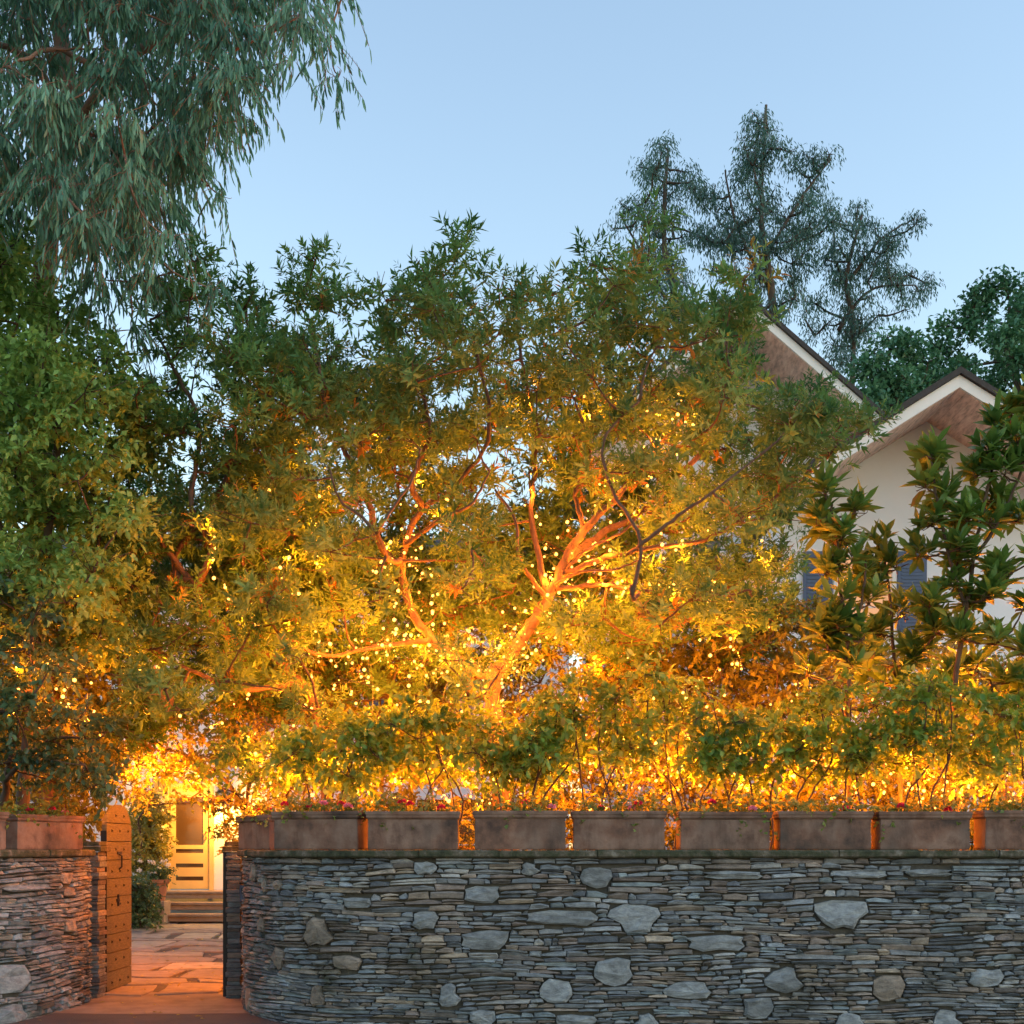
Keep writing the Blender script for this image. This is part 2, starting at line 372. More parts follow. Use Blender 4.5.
PAL = [(.16, .18, .20), (.125, .14, .155), (.19, .205, .22), (.15, .155, .16), (.095, .105, .12), (.20, .165, .14), (.24, .24, .235), (.15, .18, .195), (.13, .115, .105), (.17, .185, .20), (.25, .21, .17), (.17, .14, .125)]
def stone_wall(name, label, pts, side, bigs, ztop, thick=.42):
    """pts: front face line; side=+1 when outward normal = T rotated -90deg"""
    P = Path(pts)
    V = []; Fc = []; T = []
    def P3(s_, z, d):
        p, t = P(s_); n = Vector((t.y, -t.x, 0)) * side
        return p + n * d + Vector((0, 0, z))
    def add_loop(loop, prot, col):     # loop: list of (s,z) front outline
        n0 = len(V); L = len(loop)
        cs = sum(q[0] for q in loop) / L; cz = sum(q[1] for q in loop) / L
        hs = max(q[0] for q in loop) - min(q[0] for q in loop); hz = max(q[1] for q in loop) - min(q[1] for q in loop)
        e = min(.012, hz * .22); ks = 1 - 2 * e / max(hs, .03); kz = 1 - 2 * e / max(hz, .02)
        for q in loop: V.append(P3(q[0], q[1], -.10)); T.append(col)
        for q in loop: V.append(P3(q[0], q[1], prot - e * 1.3)); T.append(col)
        tilt = random.gauss(0, .006); ts = random.gauss(0, .006)
        for q in loop:
            V.append(P3(cs + (q[0] - cs) * ks, cz + (q[1] - cz) * kz, prot + tilt * (1 if q[1] > cz else -1) + ts * (1 if q[0] > cs else -1))); T.append(col)
        for a in range(2):
            for k in range(L):
                Fc.append((n0 + a * L + k, n0 + a * L + (k + 1) % L, n0 + (a + 1) * L + (k + 1) % L, n0 + (a + 1) * L + k))
        if L > 7:      # big stones: broken, faceted face
            for k in range(L): V[n0 + 2 * L + k] = V[n0 + 2 * L + k].lerp(P3(cs, cz, prot), .12) + (P3(cs, cz, 1) - P3(cs, cz, 0)) * random.uniform(-.014, .006)
            V.append(P3(cs + random.uniform(-.2, .2) * hs, cz + random.uniform(-.2, .2) * hz, prot + random.uniform(.0, .022))); T.append(col)
            for k in range(L): Fc.append((n0 + 2 * L + k, n0 + 2 * L + (k + 1) % L, n0 + 3 * L))
        else: Fc.append(tuple(n0 + 2 * L + k for k in range(L)))
    # large stones, placed where the photo shows them: (px, py, width px, height px, shape)
    B = []
    for (px, py, wp, hp, sh, warm) in bigs:
        s0 = P.frompx(px); p, t = P(s0); sc = F / p.y
        fs = max(.35, abs(t.x) + .0)      # foreshortening
        ww = wp / sc / fs; hh = hp / sc; z = EYE + (HY - py) / sc
        n = 11; rr = random.Random(int(px * 7 + py)); loop = []
        for k in range(n):
            a = 2 * math.pi * k / n + rr.uniform(-.1, .1) + .2
            r = 1.0
            ca, sa = math.cos(a), math.sin(a)
            m_ = max(abs(ca), abs(sa)) ** (.85 if sh == 'b' else .45)
            loop.append((s0 + ww / 2 * ca / m_ * rr.uniform(.8, 1.1), z + hh / 2 * sa / m_ * rr.uniform(.8, 1.1)))
        if sh == 't':      # narrower at the base, like a tooth
            loop = [(s0 + (a - s0) * (1.12 if b > z else .7), b) for a, b in loop]
        if sh == 'd':      # domed
            loop = [(s0 + (a - s0) * (.72 if b > z else 1.08), b) for a, b in loop]
        B.append((loop, s0, ww, z, hh))
        c = np.array((.30, .325, .345) if not warm else (.34, .28, .23)) * rr.uniform(.8, 1.15)
        add_loop(loop, rr.uniform(.008, .026), c)
    def extent(B_, za, zb):
        loop, s0, ww, z, hh = B_
        if zb < min(q[1] for q in loop) + .004 or za > max(q[1] for q in loop) - .004: return None
        zs = (za + zb) / 2; xs = []
        L = len(loop)
        for zt in (za, zs, zb):
            for k in range(L):
                a, b = loop[k], loop[(k + 1) % L]
                if (a[1] - zt) * (b[1] - zt) <= 0 and abs(a[1] - b[1]) > 1e-6:
                    xs.append(a[0] + (b[0] - a[0]) * (zt - a[1]) / (b[1] - a[1]))
        if not xs: return None
        return min(xs) - .006, max(xs) + .006
    z = -.02
    ci = 0
    while z < ztop - .012:
        h = random.choice([.025, .032, .038, .044, .052, .068]) * random.uniform(.9, 1.1)
        if z + h > ztop - .018: h = ztop - z
        ph = random.uniform(0, 6); amp = .016 if .05 < z < ztop - .1 else 0
        wz = lambda s_: amp * math.sin(s_ * 2.1 + ci * .35) + amp * .5 * math.sin(s_ * 5.3 + ci * .2)
        ints = []
        for b_ in B:
            e_ = extent(b_, z, z + h)
            if e_: ints.append(e_)
        ints.sort(); segs = []; cur = 0.0
        for a, b_ in ints:
            if a > cur: segs.append((cur, a))
            cur = max(cur, b_)
        segs.append((cur, P.L))
        for a, b_ in segs:
            s_ = a
            while s_ < b_ - .015:
                l = random.uniform(.05, .17) + (random.random() ** 4) * .34
                if h > .045: l *= 1.15
                if s_ + l > b_ - .04: l = b_ - s_
                g = .003
                col = np.array(random.choice(PAL)) * random.uniform(1.1, 2.1)
                pieces = [(z, z + h)]
                if h > .043 and random.random() < .35:
                    m_ = z + h * random.uniform(.4, .6); pieces = [(z, m_), (m_, z + h)]
                for za, zb in pieces:
                    sm = s_ + l * random.uniform(.3, .7); j = lambda k=.0055: random.uniform(-k, k); hh_ = zb - za; tpa, tpb = hh_ * random.uniform(0, .5), hh_ * random.uniform(0, .5)
                    e1 = s_ + l
                    loop = [(s_ + g + j(.008), za + g * .7 + wz(s_) + j()), (sm, za + g * .7 + wz(sm) + j(.002)), (e1 - g + j(.008), za + g * .7 + wz(e1) + j()),
                            (e1 - g + j(.012), zb - g * .7 + wz(e1) + j() - tpb), (sm + j(.02), zb - g * .6 + wz(sm) + j(.002)), (s_ + g + j(.012), zb - g * .7 + wz(s_) + j() - tpa)]
                    add_loop(loop, random.uniform(-.007, .012) + (random.random() < .05) * .01, col * random.uniform(.9, 1.1))
                s_ += l
        z += h; ci += 1
    root = empty(name, tuple(P(P.L / 2)[0])); tag(root, label, 'wall')
    o = meshobj('stonework', V, Fc, M['stone'], None, tint=T)
    bm = bmesh.new(); bm.from_mesh(o.data); bmesh.ops.recalc_face_normals(bm, faces=bm.faces); bm.to_mesh(o.data); bm.free()
    # core behind the stones
    K = MB(); n = 60
    ring = []
    for k in range(n + 1):
        s_ = P.L * k / n; ring.append([P3(s_, -.05, -.05), P3(s_, ztop + .003, -.05), P3(s_, ztop + .003, -thick), P3(s_, -.05, -thick)])
    vv = [p for r in ring for p in r]; ff = []
    for k in range(n):
        for q in range(4): ff.append((k * 4 + q, k * 4 + (q + 1) % 4, (k + 1) * 4 + (q + 1) % 4, (k + 1) * 4 + q))
    ff += [(0, 1, 2, 3), (n * 4 + 3, n * 4 + 2, n * 4 + 1, n * 4)]
    K.add(vv, ff); core = K.build('wall_core', M['joint_soil'])
    # coping slabs
    K = MB(); s_ = 0
    while s_ < P.L - .01:
        l = random.uniform(.7, 1.2)
        if s_ + l > P.L - .3: l = P.L - s_
        m_ = max(2, int(l / .12)); rings = []; zo = random.uniform(-.003, .003); od = random.uniform(.04, .055)
        for k in range(m_ + 1):
            q = s_ + .003 + (l - .006) * k / m_; jz = random.gauss(0, .0035); jd = random.gauss(0, .005)
            rings.append([P3(q, ztop + .004, od - .012 + jd), P3(q, ztop + .018, od + jd), P3(q, ztop + .055 + jz, od + jd), P3(q, ztop + .07 + zo, od - .015 + jd),
                          P3(q, ztop + .07 + zo, -thick - .03), P3(q, ztop + .004, -thick - .03)])
        R_ = 6; vv = [p for r in rings for p in r]; ff = []
        for k in range(m_):
            for q in range(R_): ff.append((k * R_ + q, k * R_ + (q + 1) % R_, (k + 1) * R_ + (q + 1) % R_, (k + 1) * R_ + q))
        ff += [tuple(range(R_)), tuple(m_ * R_ + q for q in range(R_))[::-1]]
        K.add(vv, ff); s_ += l
    cop = K.build('coping', M['coping'])
    off = Vector(root.location)
    for q in (o, core, cop):
        q.data.transform(Matrix.Translation(-off)); q.parent = root
    return P
ZT = 1.512
bigsR = [(481,894,36,17,'b',0),(487,941,46,20,'b',0),(425,868,22,13,'b',0),(595,878,30,20,'b',0),(564,918,68,15,'b',0),(612,971,37,28,'b',0),(638,918,52,30,'t',0),
         (424,920,26,18,'b',0),(355,903,30,11,'b',0),(318,932,30,28,'d',1),(448,995,23,24,'d',0),(555,991,33,25,'r',0),(529,869,20,13,'d',0),(318,996,18,22,'d',1),
         (843,914,54,32,'t',0),(717,943,60,16,'b',0),(784,980,40,26,'d',0),(889,988,34,27,'r',1),(690,990,50,20,'d',0),(757,1008,30,22,'b',0),
         (945,1020,30,24,'d',0),(850,1022,34,18,'d',0),(988,978,34,18,'b',0),(648,1021,26,14,'d',0),(482,1017,26,14,'b',0),(575,1021,40,13,'b',0),
         (735,875,60,8,'b',0),(860,874,60,8,'b',0),(930,873,46,7,'b',0),(940,908,22,8,'b',0),
         (264,886,6,11,'b',1),(278,885,9,10,'b',1),(262,925,8,14,'b',1),(277,958,14,22,'t',1),(247,998,10,24,'b',1),(254,873,6,18,'b',1),(345,963,30,14,'b',1)]
wallR = stone_wall('stone_wall', 'long dry-stacked slate garden wall with moss-stained coping right of the gateway',
    [(-2.5, 14.1), (-2.72, 13.95), (-2.74, 13.5), (-2.68, 12.95), (-2.45, 12.4), (-2.12, 11.95), (-1.68, 11.66), (-1.1, 11.53), (-.3, 11.5), (3, 11.5), (7.2, 11.5)], 1, bigsR, ZT)
bigsL = [(22,904,20,22,'d',1),(8,980,26,30,'b',0),(67,878,9,12,'b',1),(70,892,9,10,'b',1),(70,926,9,14,'b',1),(78,995,14,28,'b',1),(44,1000,11,22,'b',1),(12,1014,18,20,'d',0),(46,943,14,8,'b',1),(28,888,24,7,'b',0)]
wallL = stone_wall('stone_wall', 'short dry-stacked slate wall curving to the left side of the gateway',
    [(-5.6, 11.3), (-4.95, 11.45), (-4.66, 11.75), (-4.5, 12.2), (-4.42, 12.8), (-4.39, 13.3), (-4.5, 13.72), (-5.3, 13.8)], 1, bigsL, ZT)

# ------------------------------------------------------------------ planters on the walls
def planter(name, label, c, ang, L, group='terracotta trough planters along the wall top'):
    root = empty(name, (c[0], c[1], ZT + .072), ang); tag(root, label, 'planter', group)
    H = .345; t = .035; tw, bw = .34, .28; bl = L - .05
    m = MB()
    def rect(l, w_, z): return [Vector((-l/2, -w_/2, z)), Vector((l/2, -w_/2, z)), Vector((l/2, w_/2, z)), Vector((-l/2, w_/2, z))]
    lv = [rect(bl, bw, 0), rect(L - .035, tw - .035, H - .075), rect(L - .03, tw - .03, H - .07), rect(L - 2 * t - .03, tw - 2 * t - .03, H - .07)]
    rings = [rect(bl, bw, 0), rect(bl + .012, bw + .008, .02), rect(L - .045, tw - .045, H - .07), rect(L - 2 * t - .05, tw - 2 * t - .05, H - .07)]
    vv = [p for r in rings for p in r]; ff = [(0, 1, 2, 3)]
    for k in range(3):
        for q in range(4): ff.append((k * 4 + q, k * 4 + (q + 1) % 4, (k + 1) * 4 + (q + 1) % 4, (k + 1) * 4 + q))
    m.add(vv, ff)
    m.build('trough', M['planter'], root, bevel=.006)
    r = MB(); rings = [rect(L - .045, tw - .045, H - .072), rect(L - .012, tw - .012, H - .055), rect(L - .012, tw - .012, H - .035), rect(L, tw, H - .028), rect(L, tw, H), rect(L - 2 * t, tw - 2 * t, H), rect(L - 2 * t - .02, tw - 2 * t - .02, H - .1), rect(L - 2 * t - .05, tw - 2 * t - .05, H - .072)]
    vv = [p for q in rings for p in q]; ff = []
    for k in range(len(rings) - 1):
        for q in range(4): ff.append((k * 4 + q, k * 4 + (q + 1) % 4, (k + 1) * 4 + (q + 1) % 4, (k + 1) * 4 + q))
    r.add(vv, ff); r.build('rim', M['planter'], root, bevel=.006)
    s_ = MB(); s_.box(-L/2 + t + .01, L/2 - t - .01, -tw/2 + t + .01, tw/2 - t - .01, H - .075, H - .045); s_.build('soil', M['soil'], root)
    root.rotation_euler.z += random.gauss(0, .018); root.scale = (random.uniform(.985, 1.01), 1, random.uniform(.97, 1.02))
    return root
PL = []
def pl_on(px0, px1, Y, label, rot=0):
    x0 = (px0 - 512) / F * Y; x1 = (px1 - 512) / F * Y
    PL.append(planter('planter', label, ((x0 + x1) / 2, Y + .17, 0), rot, x1 - x0)); return PL[-1]
YP = 11.53
lbls = ['third terracotta trough planter right of the gateway, below the largest red geranium', 'fourth terracotta trough planter right of the gateway, a bright lit gap at its left end', 'fifth terracotta trough planter right of the gateway, narrow lit gap at its left',
        'sixth terracotta trough planter right of the gateway, wide lit gap at its left', 'seventh terracotta trough planter right of the gateway, third from the right edge', 'terracotta trough planter second from the right edge', 'terracotta trough planter cut by the right edge of the photo']
for (a, b_), l in zip([(365,460),(472,568),(572,667),(678,773),(779,874),(878,974),(984,1082)][:8], lbls):
    pl_on(a, b_, YP, l)
# first right planter turned with the curve
PLR0 = planter('planter', 'terracotta trough planter round the corner nearest the gateway on the right wall, lit orange', (-2.43, 12.88, 0), math.radians(-52), .74)
PLR1 = planter('planter', 'terracotta trough planter on the bend of the wall, with pink and red geraniums', (-1.74, 11.93, 0), math.radians(-17), .88)
PLL1 = planter('planter', 'terracotta trough planter on the left wall beside the gateway', (-4.62, 12.70, 0), math.radians(72), .98)
PLL2 = planter('planter', 'terracotta trough planter cut by the left edge of the photo', (-4.98, 11.72, 0), math.radians(58), .8)
PL += [PLR1, PLL1, PLL2, PLR0]

# ------------------------------------------------------------------ gateway piers, posts, gate
def pier(label, x0, x1, y0, y1, h):
    root = empty('gate_pier', ((x0 + x1) / 2, (y0 + y1) / 2, 0)); tag(root, label, 'gate pier')
    V = []; Fc = []; T = []; z = 0
    while z < h - .01:
        t = min(random.uniform(.03, .065), h - z)
        if h - z - t < .015: t = h - z
        col = np.array(random.choice(PAL)) * random.uniform(.8, 1.3)
        a = [random.uniform(-.012, .012) for _ in range(4)]; n0 = len(V)
        X0, X1, Y0, Y1 = x0 + a[0], x1 + a[1], y0 + a[2], y1 + a[3]
        for zz, e in ((z, .006), (z + .008, 0), (z + t - .01, 0), (z + t - .003, .006)):
            for p in ((X0 + e, Y0 + e), (X1 - e, Y0 + e), (X1 - e, Y1 - e), (X0 + e, Y1 - e)):
                V.append((p[0] - root.location.x, p[1] - root.location.y, zz)); T.append(col)
        for k in range(3):
            for q in range(4): Fc.append((n0 + k * 4 + q, n0 + k * 4 + (q + 1) % 4, n0 + (k + 1) * 4 + (q + 1) % 4, n0 + (k + 1) * 4 + q))
        Fc += [(n0 + 3, n0 + 2, n0 + 1, n0), (n0 + 12, n0 + 13, n0 + 14, n0 + 15)]
        z += t
    meshobj('stonework', V, Fc, M['stone'], root, tint=T)
    c = MB(); w_, d_ = (x1 - x0) / 2 + .04, (y1 - y0) / 2 + .04
    c.box(-w_, w_, -d_, d_, h + .002, h + .06); c.box(-w_ + .02, w_ - .02, -d_ + .02, d_ - .02, h + .062, h + .11)
    c.build('cap', M['coping'], root, bevel=.01)
    return root
pier('narrow stacked slate pier with a cap on the left side of the gateway', -4.53, -4.39, 13.80, 14.06, 1.56)
pier('narrow stacked slate pier with a wide cap on the right side of the gateway', -3.03, -2.88, 13.80, 14.0, 1.56)
for lab, X in (('dark timber gate post against the right pier', -3.07), ('dark timber gate post beside the open studded gate', -4.46)):
    r = empty('gate_post', (X, 14.1, 0)); tag(r, lab, 'post')
    m = MB(); m.box(-.035, .025, -.14 if X > -4 else .02, .06 if X > -4 else .08, 0, 1.56); m.build('post', M['iron'], r, bevel=.004)
    m = MB(); 
    for z in (.35, 1.2): m.tube([(.0, -.0 + (.09), z - .04), (.0, .09, z + .04)], .012)
    m.build('hinge', M['iron'], r, smooth=True)
mb = empty('intercom_box', (-2.80, 13.72, 1.12)); tag(mb, 'small dark blue intercom box fixed in the gap beside the right pier', 'intercom')
m = MB(); m.box(-.07, .06, -.04, .04, -.09, .09); m.build('housing', M['steel_blue'], mb, bevel=.012)
m = MB(); m.box(-.05, .04, -.046, -.041, .0, .06); m.build('grille', M['iron'], mb)
m = MB(); m.lathe([(.014, 0), (.014, .008), (.008, .012)], 12); b_ = m.build('button', M['trim'], mb); b_.rotation_euler = (math.pi / 2, 0, 0); b_.location = (-.005, -.041, -.04)
m = MB(); m.box(-.03, .03, .04, .09, -1.1, .05); m.build('conduit_board', M['iron'], mb)

def gate():
    root = empty('garden_gate', (-4.455, 14.2, 0.03)); tag(root, 'open arched wooden gate leaf with rows of iron studs', 'gate')
    Wd = .93; zs, zt = 1.76, 2.06
    def half(z):
        if z <= zs: return Wd / 2
        t = min(1, (z - zs) / (zt - zs)); return Wd / 2 * math.sqrt(max(0, 1 - t * t))
    def slab(z0, z1, x0, x1, inset=0):
        n = 18 if z1 > zs else 1; L_ = []; R_ = []
        for k in range(n + 1):
            z = z0 + (z1 - z0) * k / n; h = max(.002, half(z) - inset)
            L_.append((x0, Wd / 2 - h, z)); R_.append((x0, Wd / 2 + h, z))
        return L_ + R_[::-1], (x1 - x0, 0, 0)
    m = MB(); p, d = slab(.0, zt, -.03, .0); m.prism(p, d); m.build('back_board', M['gate_wood'], root)
    z = .0; m = MB(); bands = []
    while z < zt - .03:
        h = .205 if z + .25 < zt else zt - z
        p, d = slab(z + .004, z + h - .004, .001, .028, .002); m.prism(p, d); bands.append((z, z + h)); z += h
    m.build('planks', M['gate_wood'], root, bevel=.004)
    m = MB(); m.box(-.034, .03, -.012, -.001, 0, zs); m.build('edge_strap', M['iron'], root)
    sm = MB(); sm.add([(0, -.017, -.017), (0, .017, -.017), (0, .017, .017), (0, -.017, .017), (.016, 0, 0)], [(0, 1, 4), (1, 2, 4), (2, 3, 4), (3, 0, 4), (3, 2, 1, 0)])
    first = sm.build('stud', M['iron'], root); used = False
    for i, (a, b_) in enumerate(bands):
        zc = (a + b_) / 2
        ysx = [.26, .5, .74] if i % 2 else [.16, .40, .62, .82]
        if i % 2 == 0: ysx = [.18, .47, .78]
        else: ysx = [.32, .62]
        for y in ysx:
            if abs(y - Wd / 2) > half(zc) - .05: continue
            o = first if not used else first.copy()
            if used: C.objects.link(o); o.parent = root
            used = True; o.location = (.029, y, zc + (.02 if i % 3 else -.02))
    h = MB(); h.tube([(.03, .44, 1.33), (.06, .44, 1.36), (.06, .44, 1.48), (.03, .44, 1.5)], .011, 8); h.box(.029, .036, .37, .53, 1.5, 1.53)
    h.build('handle', M['iron'], root, smooth=False)
    h = MB(); h.box(.029, .045, .34, .42, .97, 1.0); h.box(.029, .045, .38, .41, .92, 1.05); h.build('latch', M['iron'], root)
gate()

# ------------------------------------------------------------------ house
def quad_rake(mb_, apex, end, y0, y1, t):   # sloped slab between apex and end (x,z), thickness t downwards
    (xa, za), (xe, ze) = apex, end
    mb_.prism([(xa, y0, za), (xe, y0, ze), (xe, y0, ze - t), (xa, y0, za - t)], (0, y1 - y0, 0))
def gable_wing(name, label, ax, az, slope, xl, xr, yb, over, depth, wl, wr, ground, bt=.19):
    root = empty(name, ((wl + wr) / 2, yb + over, ground)); tag(root, label, 'house')
    off = Vector(root.location)
    def B(m, nm, mt, par=None, **k):
        o = m.build(nm, mt, root if par is None else par, **k); o.data.transform(Matrix.Translation(-off)); return o
    zl = az - (ax - xl) * slope; zr = az - (xr - ax) * slope
    m = MB(); quad_rake(m, (ax, az), (xl, zl), yb, yb + .05, bt); B(m, 'bargeboard', M['trim'])
    m = MB(); quad_rake(m, (ax + .001, az), (xr, zr), yb, yb + .05, bt); B(m, 'bargeboard', M['trim'])
    m = MB(); quad_rake(m, (ax, az + .11), (xl - .05, zl + .11 - .05 * slope), yb - .06, yb + depth, .1)
    quad_rake(m, (ax + .001, az + .11), (xr + .05, zr + .11 - .05 * slope), yb - .06, yb + depth, .1)
    B(m, 'roof', M['roof'])
    # soffit boards, each a narrow strip following the slope
    for side_, e in ((-1, xl), (1, xr)):
        m = MB(); n = int(abs(e - ax) / .11); 
        for k in range(n):
            a0 = ax + (e - ax) * k / n; a1 = ax + (e - ax) * (k + .96) / n
            quad_rake(m, (a0, az - .165 - abs(a0 - ax) * slope), (a1, az - .165 - abs(a1 - ax) * slope), yb + .052, yb + over + .05, .03)
        B(m, 'soffit', M['soffit'])
        m = MB(); quad_rake(m, (ax + side_ * .001, az - .02), (e, az - .02 - abs(e - ax) * slope), yb + .06, yb + over + .05, .14); B(m, 'roof_deck', M['bark_dark'])
    yw = yb + over; top = lambda x: az - .19 - abs(x - ax) * slope
    return root, off, B, yw, top
def wall_with_openings(pts_fn, x0, x1, y, z0, ax, openings, thick=.25):
    """front wall built as vertical strips so that openings are real holes"""
    m = MB(); xs = sorted(set([x0, x1, ax] + [o[0] for o in openings] + [o[1] for o in openings]))
    xs = [x for x in xs if x0 <= x <= x1]
    for a, b_ in zip(xs[:-1], xs[1:]):
        ops = [o for o in openings if o[0] <= a + 1e-6 and o[1] >= b_ - 1e-6]
        segs = []; cur = z0
        for o in sorted(ops, key=lambda o: o[2]):
            segs.append((cur, cur, o[2], o[2])); cur = o[3]
        for s0, s1, t0, t1 in segs:
            if t0 > s0: m.prism([(a, y, s0), (b_, y, s0), (b_, y, t0), (a, y, t0)], (0, thick, 0))
        m.prism([(a, y, cur), (b_, y, cur), (b_, y, pts_fn(b_)), (a, y, pts_fn(a))], (0, thick, 0))
    return m
def window(B, root, x0, x1, z0, z1, y, mt, shutters=0, mull=1, sill=True, trans=1):
    m = MB(); fw = .07
    m.box(x0, x0 + fw, y - .03, y + .08, z0, z1); m.box(x1 - fw, x1, y - .03, y + .08, z0, z1)
    m.box(x0 + fw, x1 - fw, y - .03, y + .08, z1 - fw, z1); m.box(x0 + fw, x1 - fw, y - .03, y + .08, z0, z0 + fw)
    fr = B(m, 'window', M['trim'], bevel=.004)
    m = MB(); g = (x1 - x0 - 2 * fw) / (mull + 1)
    for k in range(mull): m.box(x0 + fw + g * (k + 1) - .015, x0 + fw + g * (k + 1) + .015, y + .0, y + .04, z0 + fw, z1 - fw)
    for k in range(trans):
        zz = z0 + (z1 - z0) * (k + 1) / (trans + 1); m.box(x0 + fw, x1 - fw, y + .003, y + .037, zz - .013, zz + .013)
    if mull or trans: B(m, 'mullion', M['trim'], fr)
    m = MB(); m.box(x0 + fw, x1 - fw, y + .05, y + .06, z0 + fw, z1 - fw); B(m, 'pane', mt, fr)
    if sill:
        m = MB(); m.box(x0 - .06, x1 + .06, y - .09, y + .0, z0 - .06, z0 - .003); B(m, 'sill', M['trim'], fr)
    if shutters:
        for a in (x0 - shutters - .02, x1 + .02):
            m = MB(); m.box(a, a + shutters, y - .045, y - .015, z0 - .02, z1 + .02); k = z0 + .06
            while k < z1 - .06:
                m.box(a + .06, a + shutters - .06, y - .056, y - .047, k, k + .035); k += .06
            B(m, 'shutter', M['shutter'])
# right wing
root, off, B, yw, top = gable_wing('white_house_wing', 'white rendered house wing with a low gable and pink soffit at right',
    6.89, 8.88, .626, 4.40, 9.4, 20.0, 1.6, 5.0, 4.45, 9.2, .2)
wx0 = (833 - 512) / F * yw; wx1 = (896 - 512) / F * yw; wz0 = EYE + (HY - 634) / F * yw; wz1 = EYE + (HY - 553) / F * yw
gx = 6.89
wmb = wall_with_openings(top, 4.45, 9.2, yw, .1, gx, [(wx0, wx1, wz0, wz1)]); B(wmb, 'wall', M['wall_white'])
for a_ in (4.45, 8.95):
    m = MB(); m.box(a_, a_ + .25, yw + .26, yw + 3.9, .1, 7.1); B(m, 'side_wall', M['wall_white'])
window(B, root, wx0, wx1, wz0, wz1, yw, M['warm_window'], .48, 1, True, 2)
# back wing
root2, off2, B2, yw2, top2 = gable_wing('white_house_wing', 'taller house wing with a steep brown-boarded gable rising behind the big garden tree',
    4.30, 11.75, .87, 1.2, 7.0, 24.0, 1.8, 6.0, 1.4, 6.9, .2)
wmb = wall_with_openings(top2, 1.4, 6.9, yw2, .1, 4.30, [(3.0, 4.2, 6.3, 7.8)]); B2(wmb, 'wall', M['wall_white'])
window(B2, root2, 3.0, 4.2, 6.3, 7.8, yw2, M['glass'], 0, 1, True, 2)
# main left range with the screen door
root3 = empty('main_house', (-3.5, 25, .2)); tag(root3, 'long white house range behind the trees with a cream screen door above three steps', 'house')
off3 = Vector(root3.location)
def B3(m, nm, mt, par=None, **k):
    o = m.build(nm, mt, root3 if par is None else par, **k); o.data.transform(Matrix.Translation(-off3)); return o
YD = 25.0
dx0 = (165 - 512) / F * YD; dx1 = (214 - 512) / F * YD; dz0 = EYE + (HY - 890) / F * YD; dz1 = dz0 + 2.06
ops = [(dx0, dx1, dz0, dz1), (-4.6, -3.5, 3.9, 5.3), (-2.3, -1.2, 3.9, 5.3), (-1.9, -.6, 1.2, 2.6), (-9.6, -8.5, 3.9, 5.3)]
wmb = wall_with_openings(lambda x: 6.9, -12, 1.1, YD, .1, -3.5, ops); B3(wmb, 'wall', M['wall_white'])
for o in ops[1:]: window(B3, root3, o[0], o[1], o[2], o[3], YD, M['glass'], .45, 1, True, 2)
m = MB(); m.box(-12.4, 1.3, YD - .5, YD - .44, 6.88, 7.08); B3(m, 'fascia', M['trim'])
m = MB(); m.box(-12.4, 1.3, YD - .438, YD - .002, 6.9, 6.95); B3(m, 'eave_soffit', M['soffit'])
m = MB(); m.prism([(-12.4, YD - .52, 7.06), (-12.4, YD - .52, 7.16), (-12.4, YD + 3.5, 8.4), (-12.4, YD + 3.5, 8.3)], (13.7, 0, 0)); B3(m, 'roof', M['roof'])
# screen door
m = MB(); m.box(dx0 + .002, dx0 + .08, YD - .05, YD + .12, dz0, dz1 - .002); m.box(dx1 - .08, dx1 - .002, YD - .05, YD + .12, dz0, dz1 - .002); m.box(dx0 + .082, dx1 - .082, YD - .05, YD + .12, dz1 - .08, dz1 - .002)
B3(m, 'door_frame', M['cream'])
a0, a1 = dx0 + .085, dx1 - .085; st = .12; g0, g1 = a0 + st, a1 - st
zz = lambda py: EYE + (HY - py) / F * YD
m = MB(); m.box(a0, g0, YD, YD + .05, dz0 + .02, dz1 - .085); m.box(g1, a1, YD, YD + .05, dz0 + .02, dz1 - .085)
cuts = [(zz(845), zz(797)), (zz(853), zz(849)), (zz(867.5), zz(863.5)), (zz(880.5), zz(876.5))]
lv = [dz1 - .085] + [q for c in cuts for q in (c[1], c[0])] + [dz0 + .02]
for k in range(0, len(lv), 2): m.box(g0, g1, YD + .001, YD + .049, lv[k + 1], lv[k])
dr = B3(m, 'door', M['cream'])
m = MB()
for c in cuts: m.box(g0, g1, YD + .02, YD + .028, c[0], c[1])
B3(m, 'door_glass', M['glass'], dr)
m = MB(); m.tube([(a1 - .06, YD - .0, dz0 + 1.0), (a1 - .06, YD - .05, dz0 + 1.0), (a1 - .06, YD - .05, dz0 + 1.12), (a1 - .06, YD - .0, dz0 + 1.12)], .012); B3(m, 'door_handle', M['iron'], dr)
# steps
st_ = empty('entry_steps', ((dx0 + dx1) / 2, YD - .6, .22)); tag(st_, 'three wide stone steps up to the cream screen door', 'steps')
for k in range(3):
    zt_ = dz0 - .004 - k * .195; y0_ = YD - .55 - k * .40
    m = MB(); m.box(-6.98 + (.0 if k < 1 else -.12 * k) , -5.0, y0_, YD - .052 if k == 0 else y0_ + .398, max(.1, zt_ - .14), zt_ - .05)
    m.box(-7.0 - (.12 * k), -4.98, y0_ - .04, y0_ + .395 if k else YD - .052, zt_ - .048, zt_)
    o = m.build('step', M['step'], st_, bevel=.01); o.data.transform(Matrix.Translation(-Vector(st_.location)))
m = MB(); m.box(-7.42, -7.13, 23.9, 24.5, .2, .62); 
o = m.build('cheek_block', M['step'], st_, bevel=.02); o.data.transform(Matrix.Translation(-Vector(st_.location)))

